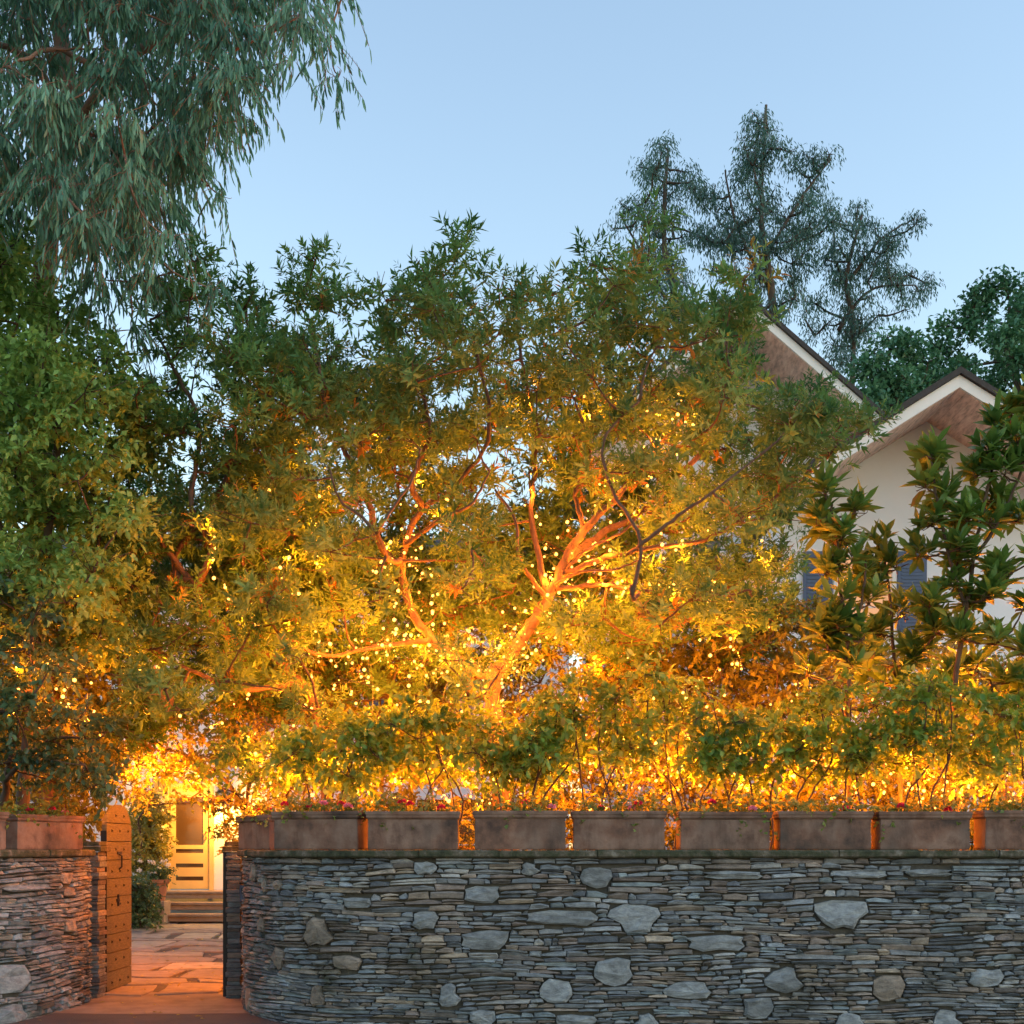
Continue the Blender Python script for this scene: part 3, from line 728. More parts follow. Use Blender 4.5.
# ------------------------------------------------------------------ foliage
def leafmesh(name, pos, dr, nor, ln, wd, tint, mt, parent=None, fine=False, curl=.15):
    """pos,dr,nor: (n,3); ln,wd,tint: (n,). Every leaf a folded blade."""
    n = len(pos); dr = dr / (np.linalg.norm(dr, axis=1, keepdims=True) + 1e-9)
    sd = np.cross(dr, nor); sd /= (np.linalg.norm(sd, axis=1, keepdims=True) + 1e-9)
    up = np.cross(sd, dr); L = ln[:, None]; W = wd[:, None] / 2
    if not fine:
        P = np.stack([pos, pos + dr * L * .42 + sd * W + up * W * .3, pos + dr * L - up * L * curl * .6, pos + dr * L * .42 - sd * W + up * W * .3], 1)
        k = 4; tri = np.array([[0, 1, 2], [0, 2, 3]])
        loops = (tri[None] + (np.arange(n) * k)[:, None, None]).ravel(); sizes = np.full(n * 2, 3)
    else:
        c = curl
        P = np.stack([pos, pos + dr * L * .28 + sd * W * .8 + up * W * .3, pos + dr * L * .3 - up * W * .05, pos + dr * L * .28 - sd * W * .8 + up * W * .3,
                      pos + dr * L * .66 + sd * W * .85 + up * (W * .3 - L * c * .45), pos + dr * L * .68 - up * (L * c * .5), pos + dr * L * .66 - sd * W * .85 + up * (W * .3 - L * c * .45),
                      pos + dr * L * .97 - up * L * c], 1)
        k = 8; fc = [[0, 2, 1], [0, 3, 2], [1, 2, 5, 4], [2, 3, 6, 5], [4, 5, 7], [5, 6, 7]]
        flat = np.concatenate([np.array(q) for q in fc]); loops = (flat[None] + (np.arange(n) * k)[:, None]).ravel()
        sizes = np.tile([3, 3, 4, 4, 3, 3], n)
    me = bpy.data.meshes.new(name); V = P.reshape(-1, 3).astype(np.float32)
    me.vertices.add(len(V)); me.vertices.foreach_set('co', V.ravel())
    me.loops.add(len(loops)); me.loops.foreach_set('vertex_index', loops.astype(np.int32))
    st = np.concatenate([[0], np.cumsum(sizes)[:-1]]).astype(np.int32)
    me.polygons.add(len(sizes)); me.polygons.foreach_set('loop_start', st); me.polygons.foreach_set('loop_total', sizes.astype(np.int32))
    me.update(calc_edges=True); me.validate()
    a = me.color_attributes.new('tint', 'FLOAT_COLOR', 'POINT'); t = np.ones((len(V), 4), np.float32)
    t[:, :3] = np.repeat(np.clip(tint, 0, 1), k)[:, None]; a.data.foreach_set('color', t.ravel())
    me.materials.append(mt); o = bpy.data.objects.new(name, me); C.objects.link(o)
    if parent: o.parent = parent
    return o

def rnd_dir(n):
    v = RNG.normal(size=(n, 3)); return v / np.linalg.norm(v, axis=1, keepdims=True)
def inpoly(px, py, poly):
    c = False; j = len(poly) - 1
    for i in range(len(poly)):
        xi, yi = poly[i]; xj, yj = poly[j]
        if (yi > py) != (yj > py) and px < (xj - xi) * (py - yi) / (yj - yi) + xi: c = not c
        j = i
    return c
def sample_blobs(poly, Y0, Y1, n, r, mind=.55, holes=(), extra=()):
    xs = [p[0] for p in poly]; ys = [p[1] for p in poly]; out = []
    for e in extra: out.append((np.array(at(e[0], e[1], e[2])), e[3]))
    tries = 0
    while len(out) < n + len(extra) and tries < n * 80:
        tries += 1
        px = random.uniform(min(xs), max(xs)); py = random.uniform(min(ys), max(ys)); Y = random.uniform(Y0, Y1)
        if not inpoly(px, py, poly): continue
        bad = False
        for (hx, hy, hr, hY) in holes:
            if Y < hY and (px - hx) ** 2 + (py - hy) ** 2 < hr * hr: bad = True
        if bad: continue
        p = np.array(at(px, py, Y)); rr = r * random.uniform(.65, 1.25)
        if any(np.linalg.norm(p - q[0]) < mind * (rr + q[1]) for q in out): continue
        out.append((p, rr))
    return out

def sprays(blobs, per, kind, droop=.35, up=.2):
    """twigs that leave each blob's heart, carrying leaves; returns leaf arrays and twig lines"""
    P = []; D = []; Nn = []; Ln = []; Wd = []; Tn = []; tw = []
    for c, r in blobs:
        tone = RNG.normal(.42, .14); n = max(6, int(per * (r / .5) ** 2)) if kind != 'whorl' else int(RNG.integers(3, 6))
        flat = 0.72
        d = rnd_dir(n); d[:, 2] = d[:, 2] * flat + up; d /= np.linalg.norm(d, axis=1, keepdims=True)
        rad = r * (RNG.random(n) ** .45)
        start = c + d * (rad * (.82 if kind == 'shoot' else .55))[:, None] * np.array([1, 1, flat]); 
        for i in range(n):
            s_ = start[i]; a = d[i] + rnd_dir(1)[0] * .35; a /= np.linalg.norm(a)
            if kind == 'pinnate':
                L = .26 * RNG.uniform(.7, 1.25); m = 7; t = (np.arange(m) + .6) / m
                line = s_ + a * (L * t)[:, None]; line[:, 2] -= droop * L * t ** 2
                ax = np.repeat(a[None], m, 0).copy(); ax[:, 2] -= droop * 1.6 * t; 
                side = np.cross(ax, [0, 0, 1]); side /= (np.linalg.norm(side, axis=1, keepdims=True) + 1e-6)
                for sg in (-1, 1):
                    dd = ax * .62 + side * sg * .8; dd[:, 2] -= .28; dd += rnd_dir(m) * .16
                    P.append(line); D.append(dd); Nn.append(np.array([0, 0, 1.]) + rnd_dir(m) * .35)
                    Ln.append(.095 * RNG.uniform(.8, 1.2) * (1 - .35 * np.abs(t - .5))); Wd.append(np.full(m, .03 * RNG.uniform(.85, 1.25)))
                    Tn.append(np.full(m, tone) + RNG.normal(0, .10) + RNG.normal(0, .05, m) + (RNG.random() < .05) * .5)
            elif kind == 'shoot':    # upright shoot ringed by narrow leaves that arch outward
                L = .15 * RNG.uniform(.7, 1.4); m = 13; t = (np.arange(m) + .5) / m
                ax = a * .75 + np.array([0, 0, .45]); ax /= np.linalg.norm(ax)
                line = s_ + ax * (L * t)[:, None]
                u = np.cross(ax, [.3, .8, .1]); u /= np.linalg.norm(u); w_ = np.cross(ax, u); an = np.arange(m) * 2.4 + RNG.uniform(0, 6)
                op = np.linspace(1.55, .5, m) + RNG.normal(0, .28, m); an = an + RNG.normal(0, .4, m)
                dd = (u[None] * np.cos(an)[:, None] + w_[None] * np.sin(an)[:, None]) * np.sin(op)[:, None] + ax[None] * np.cos(op)[:, None]
                P.append(line); D.append(dd); Nn.append(np.repeat(ax[None], m, 0) + rnd_dir(m) * .25)
                sz = RNG.uniform(.6, 1.3)
                Ln.append(.112 * sz * RNG.uniform(.55, 1.2, m)); Wd.append(.032 * sz * RNG.uniform(.6, 1.3, m))
                Tn.append(np.full(m, tone) + RNG.normal(0, .11) + RNG.normal(0, .06, m) + (RNG.random() < .04) * .5)
            elif kind == 'hang':     # eucalyptus: drooping whips with long pendulous leaves
                L = .42 * RNG.uniform(.6, 1.4); m = 9; t = (np.arange(m) + .5) / m
                line = s_ + a * (L * .55 * t)[:, None]; line[:, 2] -= L * .75 * t ** 1.5
                dd = a * .3 + rnd_dir(m) * .42; dd[:, 2] = -1 - RNG.random(m) * .6
                P.append(line); D.append(dd); Nn.append(rnd_dir(m)); 
                Ln.append(.14 * RNG.uniform(.6, 1.25, m)); Wd.append(np.full(m, .024) * RNG.uniform(.8, 1.3, m))
                Tn.append(np.full(m, tone) + RNG.normal(0, .16, m))
                tw.append((s_, line[-1]))
            elif kind == 'whorl':
                m = 11; an = np.arange(m) * 2.4; ax = a * .5 + np.array([0, 0, .8]); ax /= np.linalg.norm(ax)
                u = np.cross(ax, [.3, .8, .1]); u /= np.linalg.norm(u); w_ = np.cross(ax, u); op = np.linspace(.3, 1.45, m) + RNG.normal(0, .16, m); an = an + RNG.normal(0, .25, m)
                dd = (u[None] * np.cos(an)[:, None] + w_[None] * np.sin(an)[:, None]) * np.sin(op)[:, None] + ax[None] * np.cos(op)[:, None]
                ax = ax + rnd_dir(1)[0] * .25; ax /= np.linalg.norm(ax); base = s_ + ax[None] * (.10 * (1 - op / 1.4))[:, None]
                P.append(base); D.append(dd); Nn.append(np.repeat(ax[None], m, 0) + rnd_dir(m) * .1)
                Ln.append(.26 * RNG.uniform(.8, 1.1) * RNG.uniform(.6, 1.15, m)); Wd.append(.074 * RNG.uniform(.85, 1.15, m)); Tn.append(np.clip(RNG.normal(tone, .16, m), 0, .95))
                tw.append((c, s_))
            else:                    # simple alternate leaves on a short twig
                L = .2 * RNG.uniform(.6, 1.3); m = 8; t = (np.arange(m) + .5) / m
                line = s_ + a * (L * t)[:, None]; line[:, 2] -= droop * L * t ** 2
                dd = a * .5 + rnd_dir(m) * .8; dd[:, 2] -= .25
                size = {'broad': (.085, .05), 'small': (.06, .032), 'far': (.17, .1), 'fargum': (.17, .04)}[kind]
                if kind == 'fargum': dd[:, 2] -= 1.1
                P.append(line if kind not in ('far', 'fargum') else line + rnd_dir(m) * .25); D.append(dd); Nn.append(np.array([0, 0, .8]) + rnd_dir(m) * .6)
                Ln.append(size[0] * RNG.uniform(.7, 1.25, m)); Wd.append(size[1] * RNG.uniform(.8, 1.2, m))
                Tn.append(np.full(m, tone) + RNG.normal(0, .13, m) + (RNG.random(m) < .03) * .4)
    return [np.concatenate(q) for q in (P, D, Nn, Ln, Wd, Tn)], tw

def plant(name, label, cat, base, limbs, blobs, per, kind, lmat, bmat, group=None, droop=.35, up=.2, fine=False, twr=.011, trunk=True, crown='crown', maxlink=2.6):
    root = empty(name, base); tag(root, label, cat, group); off = np.array(base)
    nodes = []; m = MB()
    for pts, r0, r1 in limbs:
        sp = smooth_path(pts, 7, .009 if r0 > .03 else .004); n = len(sp)
        m.tube(sp, [r0 + (r1 - r0) * (k / (n - 1)) ** .8 for k in range(n)], 12 if r0 > .04 else 6, .13)
        nodes += [np.array(p) for p in sp[2:]]
    tm = m
    m = MB(); rest = list(blobs); N_ = [n for n in nodes]
    order = sorted(rest, key=lambda b: min(np.linalg.norm(b[0] - q) for q in nodes))
    for c, r in order:
        A = np.array(N_); dd = np.linalg.norm(A - c, axis=1) + np.maximum(0, A[:, 2] - c[2]) * .6; q = A[int(dd.argmin())]
        mid = (q + c) / 2 + rnd_dir(1)[0] * .10 * np.linalg.norm(c - q) + np.array([0, 0, -.06 * np.linalg.norm(c - q)])
        sp = smooth_path([q, mid, c], 4, .004); k0 = twr * (1 + .8 * min(1.5, np.linalg.norm(c - q)))
        m.tube(sp, [k0 + (twr * .6 - k0) * k / (len(sp) - 1) for k in range(len(sp))], 5)
        N_ += [np.array(p) for p in sp[4:]]
        for k in range(5):
            d = rnd_dir(1)[0]; d[2] = d[2] * .6 + .2
            m.tube(smooth_path([c, c + d * r * .5 + rnd_dir(1)[0] * .05, c + d * r * .95], 2), [twr * .55, twr * .45, twr * .4, twr * .3, twr * .25], 4)
    arr, tw = sprays(blobs, per, kind, droop, up)
    for a, b_ in tw: m.tube([a, (np.array(a) + b_) / 2 + np.array([0, 0, .02]), b_], twr * .35, 3)
    T_ = Matrix.Translation(-Vector(base))
    if tm.v:
        o = tm.build('trunk' if trunk else 'stems', bmat, root, smooth=True); o.data.transform(T_)
    if m.v:
        o = m.build('branches', bmat, root, smooth=True, recalc=False); o.data.transform(T_)
    arr[0] = arr[0] - off
    leafmesh(crown, *arr, lmat, root, fine=fine)
    return root

A = at
def limb(pts, r0, r1): return ([A(*p) for p in pts], r0, r1)
def gbase(px, Y): return (A(px, 0, Y).x, Y, gz(Y))
def gpt(px, Y): return (px, HY + (EYE - gz(Y)) * F / Y + 4, Y)

# -- big central tree
CEN_LIMBS = [
 limb([gpt(505, 14.2), (508, 900, 14.2), (500, 780, 14.1), (492, 700, 14.0), (498, 668, 14.0)], .12, .085),
 limb([(498, 672, 14.0), (528, 630, 13.9), (552, 590, 13.8), (572, 548, 13.7), (602, 512, 13.6), (640, 470, 13.7), (690, 410, 13.9)], .075, .02),
 limb([(548, 600, 13.8), (532, 520, 14.0), (536, 440, 14.2), (524, 370, 14.3), (505, 300, 14.3)], .04, .012),
 limb([(560, 575, 13.8), (600, 560, 13.5), (650, 548, 13.4), (705, 540, 13.4), (770, 500, 13.5), (830, 455, 13.6)], .035, .012),
 limb([(552, 590, 13.8), (600, 585, 13.4), (640, 590, 13.2), (690, 600, 13.2), (750, 590, 13.4)], .032, .01),
 limb([(565, 560, 13.75), (600, 535, 14.2), (650, 505, 14.5), (710, 440, 14.6), (750, 350, 14.7)], .05, .018),
 limb([(498, 680, 14.0), (450, 655, 14.2), (412, 612, 14.3), (402, 560, 14.2), (418, 515, 14.0), (452, 488, 13.9), (490, 430, 13.9), (470, 330, 14.0)], .062, .015),
 limb([(402, 565, 14.2), (380, 545, 14.0), (360, 480, 13.8), (330, 420, 13.8), (310, 320, 13.9)], .05, .015),
 limb([(425, 510, 14.0), (412, 480, 13.6), (430, 430, 13.4), (410, 360, 13.5)], .04, .012),
 limb([(430, 640, 14.2), (372, 648, 14.0), (320, 655, 13.8), (285, 628, 13.7), (240, 560, 13.8)], .03, .01),
 limb([(585, 530, 13.7), (575, 490, 13.8), (590, 450, 13.8), (575, 400, 13.9)], .035, .01),
 limb([(560, 575, 13.8), (590, 548, 13.5), (625, 530, 13.3), (650, 500, 13.3)], .025, .008),
 limb([(555, 585, 13.7), (580, 572, 13.3), (612, 570, 13.2), (640, 560, 13.2)], .02, .008),
 limb([(548, 600, 13.8), (520, 560, 13.5), (515, 520, 13.5), (495, 490, 13.6)], .03, .01),
 limb([(405, 545, 14.0), (440, 520, 13.6), (470, 505, 13.4), (490, 470, 13.4)], .03, .01)]
DARKL = [limb([(632, 596, 12.7), (640, 540, 12.7), (612, 490, 12.8), (604, 440, 12.9), (640, 400, 13.1)], .022, .012),
 limb([(637, 548, 12.7), (672, 520, 12.6), (712, 492, 12.6), (760, 455, 12.8)], .022, .01),
 limb([(640, 590, 13.2), (634, 600, 12.75), (632, 585, 12.7)], .025, .022),
 limb([(402, 560, 14.2), (390, 560, 13.2), (378, 535, 12.8), (380, 528, 12.75)], .03, .022),
 limb([(378, 535, 12.8), (360, 515, 12.8), (340, 500, 12.9), (330, 470, 13)], .02, .01),
 limb([(380, 528, 12.8), (398, 500, 12.8), (412, 480, 12.9), (420, 450, 13)], .02, .01)]
cen_poly = [(235, 350), (285, 345), (296, 290), (335, 285), (352, 345), (372, 325), (400, 312), (430, 288), (478, 285), (510, 315), (560, 320), (590, 300), (625, 275), (660, 275), (690, 315), (725, 290), (750, 305), (750, 330), (735, 380),
            (785, 425), (850, 425), (880, 425), (860, 445), (790, 475), (775, 520), (765, 600), (740, 640), (660, 655), (600, 640), (520, 650), (440, 640), (380, 650), (330, 660), (260, 640), (225, 560), (215, 430)]
holes = [(562, 560, 66, 14.6), (410, 530, 44, 14.6), (625, 525, 40, 13.4), (400, 605, 44, 14.4), (480, 500, 30, 13.6), (350, 640, 30, 14), (600, 440, 24, 13.4), (515, 640, 38, 14.8), (330, 460, 28, 15), (520, 470, 30, 14), (280, 575, 30, 15.4), (800, 360, 58, 20), (700, 545, 22, 15.5), (500, 425, 26, 14), (460, 600, 30, 14.5)]
blc = sample_blobs(cen_poly, 12.7, 15.6, 175, .38, .62, holes,
   [(315, 262, 13.8, .30), (322, 305, 13.8, .38), (455, 262, 14, .35), (462, 240, 14, .2), (430, 285, 14, .4), (385, 300, 14, .35), (500, 290, 14, .33), (590, 265, 13.6, .25), (648, 225, 13.5, .26), (650, 270, 13.5, .35), (745, 280, 13.5, .3), (728, 320, 13.5, .4),
    (550, 295, 13.8, .3), (870, 428, 13.0, .22), (840, 425, 13.0, .28), (790, 425, 13, .4), (330, 552, 12.6, .27), (462, 590, 12.6, .24), (355, 540, 12.7, .2), (690, 600, 12.7, .33), (660, 625, 12.8, .25), (830, 455, 13, .25), (812, 412, 13, .25), (470, 700, 12.9, .3), (500, 670, 12.9, .22), (445, 660, 12.9, .28), (380, 600, 12.9, .28)])
blc += [b_ for b_ in sample_blobs([(225, 430), (300, 400), (420, 380), (560, 390), (700, 340), (830, 400), (800, 500), (785, 620), (700, 690), (560, 690), (430, 700), (330, 700), (250, 640)], 14.9, 16.4, 105, .42, .5)]
blc += sample_blobs([(250, 400), (300, 320), (440, 300), (560, 330), (640, 290), (720, 340), (740, 440), (700, 460), (500, 430), (350, 450)], 13.0, 15.2, 26, .36, .5)
plant('spreading_tree', 'broad spreading leafy tree in the middle, its limbs wrapped in lights', 'tree', gbase(505, 14.2), CEN_LIMBS + DARKL, blc, 60, 'shoot', M['pinnate'], M['bark'])

# -- left garden tree
LEFT_LIMBS = [
 limb([gpt(330, 15), (328, 860, 15), (318, 720, 14.8), (290, 672, 14.6), (240, 640, 14.4), (205, 610, 14.2), (192, 582, 14.1), (160, 540, 14.0), (152, 505, 14)], .07, .02),
 limb([(196, 590, 14.1), (212, 545, 13.9), (190, 500, 13.8), (200, 430, 13.9), (175, 370, 14), (150, 320, 14)], .045, .012),
 limb([(192, 582, 14.1), (175, 560, 14.2), (230, 470, 14.4), (250, 380, 14.4), (245, 300, 14.3)], .045, .015),
 limb([(300, 680, 14.6), (250, 690, 14.2), (190, 670, 14), (140, 640, 14)], .04, .015)]
left_poly = [(150, 300), (185, 245), (212, 240), (218, 330), (240, 290), (268, 300), (275, 420), (300, 500), (290, 650), (240, 700), (180, 700), (140, 720), (105, 690), (110, 560), (130, 450), (140, 380)]
bll = sample_blobs([(95, 500), (330, 470), (345, 700), (250, 745), (110, 740)], 15.5, 17, 75, .42, .45) + sample_blobs(left_poly, 13.0, 15.4, 72, .36, .58, [(165, 455, 22, 16), (150, 350, 20, 16), (205, 330, 16, 16), (235, 590, 28, 15)],
   [(195, 262, 13.5, .3), (190, 300, 13.5, .33), (248, 302, 14, .28), (245, 340, 14, .33), (165, 690, 12.6, .28), (180, 710, 12.6, .22), (300, 660, 12.6, .2), (285, 690, 13.4, .32), (318, 712, 13.3, .28), (240, 650, 13.3, .28)])
plant('spreading_tree', 'slimmer leafy tree left of the broad one, with a bare bent limb', 'tree', gbase(330, 15), LEFT_LIMBS, bll, 58, 'shoot', M['pinnate'], M['bark'])

# -- laurel at far left
lau_poly = [(-60, 240), (20, 235), (70, 260), (90, 330), (120, 370), (150, 420), (150, 520), (130, 600), (120, 660), (60, 640), (0, 640), (-60, 600)]
bl = sample_blobs(lau_poly, 12.6, 15.0, 135, .44, .45)
plant('leafy_tree', 'dense bright green small-leaved tree at the left edge below the eucalyptus', 'tree', gbase(15, 14), [limb([gpt(15, 14), (20, 850, 14), (30, 700, 13.9), (45, 560, 13.8), (60, 420, 13.7), (50, 320, 13.7)], .10, .02), limb([(30, 700, 13.9), (80, 600, 13.7), (110, 500, 13.7)], .05, .015), limb([(40, 600, 13.9), (-10, 500, 13.7), (-20, 380, 13.7)], .05, .015)],
      bl, 62, 'broad', M['laurel'], M['bark_dark'])
# -- citrus over left wall
cit_poly = [(-50, 590), (30, 575), (60, 610), (75, 680), (112, 700), (120, 745), (100, 790), (60, 795), (0, 795), (-50, 790)]
bl = sample_blobs(cit_poly, 12.2, 13.4, 34, .34, .5)
plant('citrus_tree', 'dark glossy-leaved tree hanging over the left wall planters', 'tree', gbase(-10, 13.7), [limb([gpt(-10, 13.7), (-5, 850, 13.6), (5, 790, 13.4), (10, 760, 12.9), (30, 690, 12.8), (30, 620, 12.8)], .06, .015), limb([(5, 780, 12.9), (50, 740, 12.7), (90, 740, 12.7)], .03, .01)],
      bl, 60, 'broad', M['citrus'], M['bark_dark'], fine=True)

# -- eucalyptus top left
eu_poly = [(-60, -100), (320, -100), (318, -10), (300, 20), (262, 45), (235, 75), (222, 110), (195, 160), (200, 200), (180, 240), (140, 265), (70, 230), (-60, 200)]
be = sample_blobs(eu_poly, 11.6, 14.6, 150, .40, .5, [(300, 100, 14, 16)], [(338, 78, 12.5, .12), (330, 40, 12.5, .1), (345, -10, 12.4, .16), (290, 60, 12.5, .16), (218, 195, 12.6, .16), (240, 120, 12.6, .16), (240, 70, 12.6, .4), (205, 130, 12.6, .4), (215, 290, 13.2, .2), (150, 280, 13.4, .3), (100, 280, 13.4, .35), (130, 330, 13.6, .25), (200, 330, 13.6, .15)])
plant('eucalyptus_tree', 'tall eucalyptus with long drooping grey-green leaves in the top left corner', 'tree', gbase(55, 15.5),
   [limb([gpt(55, 15.5), (50, 800, 15.5), (40, 500, 15.3), (45, 250, 14.8), (70, 120, 14.3), (60, 0, 14.2), (90, -120, 14)], .2, .07),
    limb([(62, 150, 14.4), (110, 80, 13.6), (180, 20, 13.2), (260, -30, 13), (340, -60, 12.8)], .07, .02), limb([(50, 220, 14.7), (90, 180, 13.6), (140, 160, 13), (200, 170, 12.8)], .05, .015),
    limb([(60, 110, 14.3), (30, 60, 13.2), (-20, 40, 12.8)], .06, .02), limb([(110, 80, 13.6), (60, 50, 12.4), (20, 60, 12)], .04, .015)],
   be, 58, 'hang', M['gum'], M['bark_gum'], fine=True, twr=.009)

# -- rosette-leaved trees at right
def rosette_tree(label, base_px, Y, stems, ros):
    bl = [(np.array(A(x + random.uniform(-5, 5), y + random.uniform(-6, 6), Yr)), .13) for x, y, Yr in ros] + [(np.array(A(x + random.uniform(-22, 22), y + random.uniform(0, 30), Yr + .2)), .12) for x, y, Yr in ros[::2]]
    return plant('rosette_tree', label, 'tree', gbase(base_px, Y), stems, bl, 26 / .04 / 1.0 * .04, 'whorl', M['rosette'], M['bark'], fine=True, up=.3, twr=.012)
def ros_pts(n, x0, x1, y0, y1, Y0, Y1): return [(random.uniform(x0, x1), random.uniform(y0, y1), random.uniform(Y0, Y1)) for _ in range(n)]
rosette_tree('slender rosette-leaved tree in front of the left blue shutter', 848, 13, [limb([gpt(848, 13), (850, 860, 13), (848, 720, 13), (846, 640, 12.9), (838, 560, 12.8), (832, 505, 12.8)], .035, .012), limb([(846, 650, 12.9), (862, 600, 12.8), (866, 560, 12.8)], .02, .01)],
   [(830, 500, 12.8), (858, 510, 12.9), (822, 525, 12.8), (838, 540, 12.7), (850, 570, 12.8), (828, 575, 12.9), (846, 600, 12.7), (866, 605, 12.9), (836, 625, 12.8), (858, 640, 12.8), (825, 650, 13), (848, 668, 12.9), (872, 650, 13.1)])
rosette_tree('medium rosette-leaved tree between the window and the tall one', 905, 13.4, [limb([gpt(905, 13.4), (902, 850, 13.4), (896, 700, 13.4), (890, 600, 13.3), (884, 550, 13.3)], .03, .012)],
   [(884, 545, 13.3), (898, 575, 13.2), (875, 580, 13.3), (905, 620, 13.4), (885, 640, 13.3), (910, 660, 13.3), (870, 665, 13.5), (895, 690, 13.3)])
rosette_tree('tall rosette-leaved tree in front of the white gable wall', 965, 13, [limb([gpt(965, 13), (962, 850, 13), (955, 700, 13), (968, 600, 12.9), (985, 500, 12.9), (1005, 430, 12.9)], .04, .014), limb([(966, 610, 12.9), (945, 540, 12.8), (932, 465, 12.8)], .022, .012), limb([(975, 560, 12.9), (1010, 500, 12.8), (1030, 440, 12.8)], .02, .012)],
   [(932, 462, 12.8), (925, 490, 12.8), (945, 500, 12.9), (935, 530, 12.8), (955, 548, 12.7), (925, 560, 12.9), (1000, 425, 12.9), (985, 450, 12.8), (1015, 440, 12.8), (975, 480, 12.9), (1000, 480, 12.8), (1025, 470, 12.8), (965, 520, 12.8), (990, 520, 12.8),
    (1015, 520, 12.9), (975, 560, 12.8), (1005, 570, 12.8), (950, 590, 12.9), (985, 600, 12.8), (1020, 610, 12.9), (940, 630, 13), (965, 640, 12.9), (1000, 640, 12.9), (1035, 560, 12.8), (1030, 400, 12.9), (1020, 650, 12.8), (930, 605, 12.9)])
rosette_tree('low rosette-leaved clump at the right edge above the hedge', 1010, 13.6, [limb([gpt(1010, 13.6), (1008, 850, 13.6), (1000, 740, 13.5), (990, 680, 13.4)], .03, .012), limb([(1003, 760, 13.5), (1025, 700, 13.5)], .02, .01)],
   [(980, 665, 13.4), (950, 680, 13.4), (1010, 680, 13.4), (1030, 690, 13.4), (965, 705, 13.5), (1000, 715, 13.5), (930, 690, 13.6), (905, 705, 13.6), (1025, 730, 13.5), (985, 740, 13.5)])

# -- hedge shrubs behind the planters
hedge_lab = ['backlit hedge shrub just right of the gateway', 'backlit hedge shrub above the first planters, with pale green tips', 'darkest leafy hedge shrub above the red geranium', 'low hedge shrub left of the photo centre line', 'dense dark hedge shrub above the fifth planter',
   'hedge shrub with bare arching stems above the sixth planter', 'hedge shrub in front of the slender rosette-leaved tree', 'bright green topped hedge shrub above the planter third from the right edge', 'hedge shrub below the white gable wall', 'hedge shrub at the right edge of the photo']
hx = [272, 338, 420, 505, 575, 665, 750, 835, 920, 1008]
for i, (x, l) in enumerate(zip(hx, hedge_lab)):
    Y = (13.2 if i == 0 else 12.55) + random.uniform(-.1, .35); top_ = [735, 725, 705, 730, 690, 672, 715, 690, 680, 700][i]; bo = [788, 786, 778, 784, 775, 768, 780, 776, 778, 785][i]
    poly = [(x - 52, top_ + 20), (x - 20, top_), (x + 25, top_ - 4), (x + 52, top_ + 18), (x + 62, bo - 22), (x + 25, bo), (x - 25, bo - 8), (x - 62, bo - 14)]
    bl = sample_blobs(poly, Y - .45, Y + .45, 26 if i else 14, .2, .42)
    lm = []
    for k in range(4):
        xx = x + random.uniform(-35, 35); xt = xx + random.uniform(-25, 25)
        lm.append(limb([(x + random.uniform(-14, 14), gpt(x, Y)[1], Y), (xx, 850, Y - .05), (xx + random.uniform(-10, 10), 800, Y - .1), (xt, 755, Y - .1), (xt + random.uniform(-15, 15), top_ + 15, Y)], .014, .006))
    plant('hedge_shrub', l, 'shrub', gbase(x, Y), lm, bl, 74, 'broad', M['hedge'], M['bark_dark'], group='hedge shrubs behind the planters', fine=True, trunk=False, crown='foliage', twr=.006)

# -- deeper garden shrubs, lit by the strings
deep = [(60, 15.5, 560, 800, 90, 'round-leaved shrub behind the left wall, glowing orange'), (262, 16, 560, 800, 85, 'glowing garden shrub right of the cream door'), (380, 16.5, 560, 800, 80, 'glowing garden shrub behind the darkest hedge shrub'),
        (480, 17, 500, 800, 85, 'tall glowing garden shrub behind the trunk of the broad tree'), (590, 16.5, 530, 800, 80, 'glowing garden shrub right of the lit tree trunk'), (690, 16.5, 570, 800, 80, 'glowing garden shrub behind the bare arching stems'),
        (770, 16, 600, 800, 80, 'glowing garden shrub left of the slender rosette-leaved tree'), (880, 15.6, 650, 800, 80, 'glowing garden shrub below the lit window'), (985, 15.6, 640, 800, 85, 'glowing garden shrub behind the right end of the hedge')]
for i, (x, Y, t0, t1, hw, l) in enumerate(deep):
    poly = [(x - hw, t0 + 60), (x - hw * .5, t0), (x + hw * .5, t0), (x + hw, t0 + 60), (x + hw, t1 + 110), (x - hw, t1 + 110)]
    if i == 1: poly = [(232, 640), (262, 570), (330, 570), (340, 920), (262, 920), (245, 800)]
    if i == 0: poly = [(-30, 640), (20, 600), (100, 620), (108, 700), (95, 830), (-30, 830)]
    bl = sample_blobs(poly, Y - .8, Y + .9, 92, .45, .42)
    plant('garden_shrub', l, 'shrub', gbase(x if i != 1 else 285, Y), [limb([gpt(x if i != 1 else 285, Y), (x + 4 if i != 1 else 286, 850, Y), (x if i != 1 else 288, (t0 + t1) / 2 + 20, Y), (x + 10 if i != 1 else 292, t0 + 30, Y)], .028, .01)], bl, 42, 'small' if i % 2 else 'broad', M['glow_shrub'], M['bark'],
          group='shrubs deep in the lit garden', crown='foliage', trunk=False)
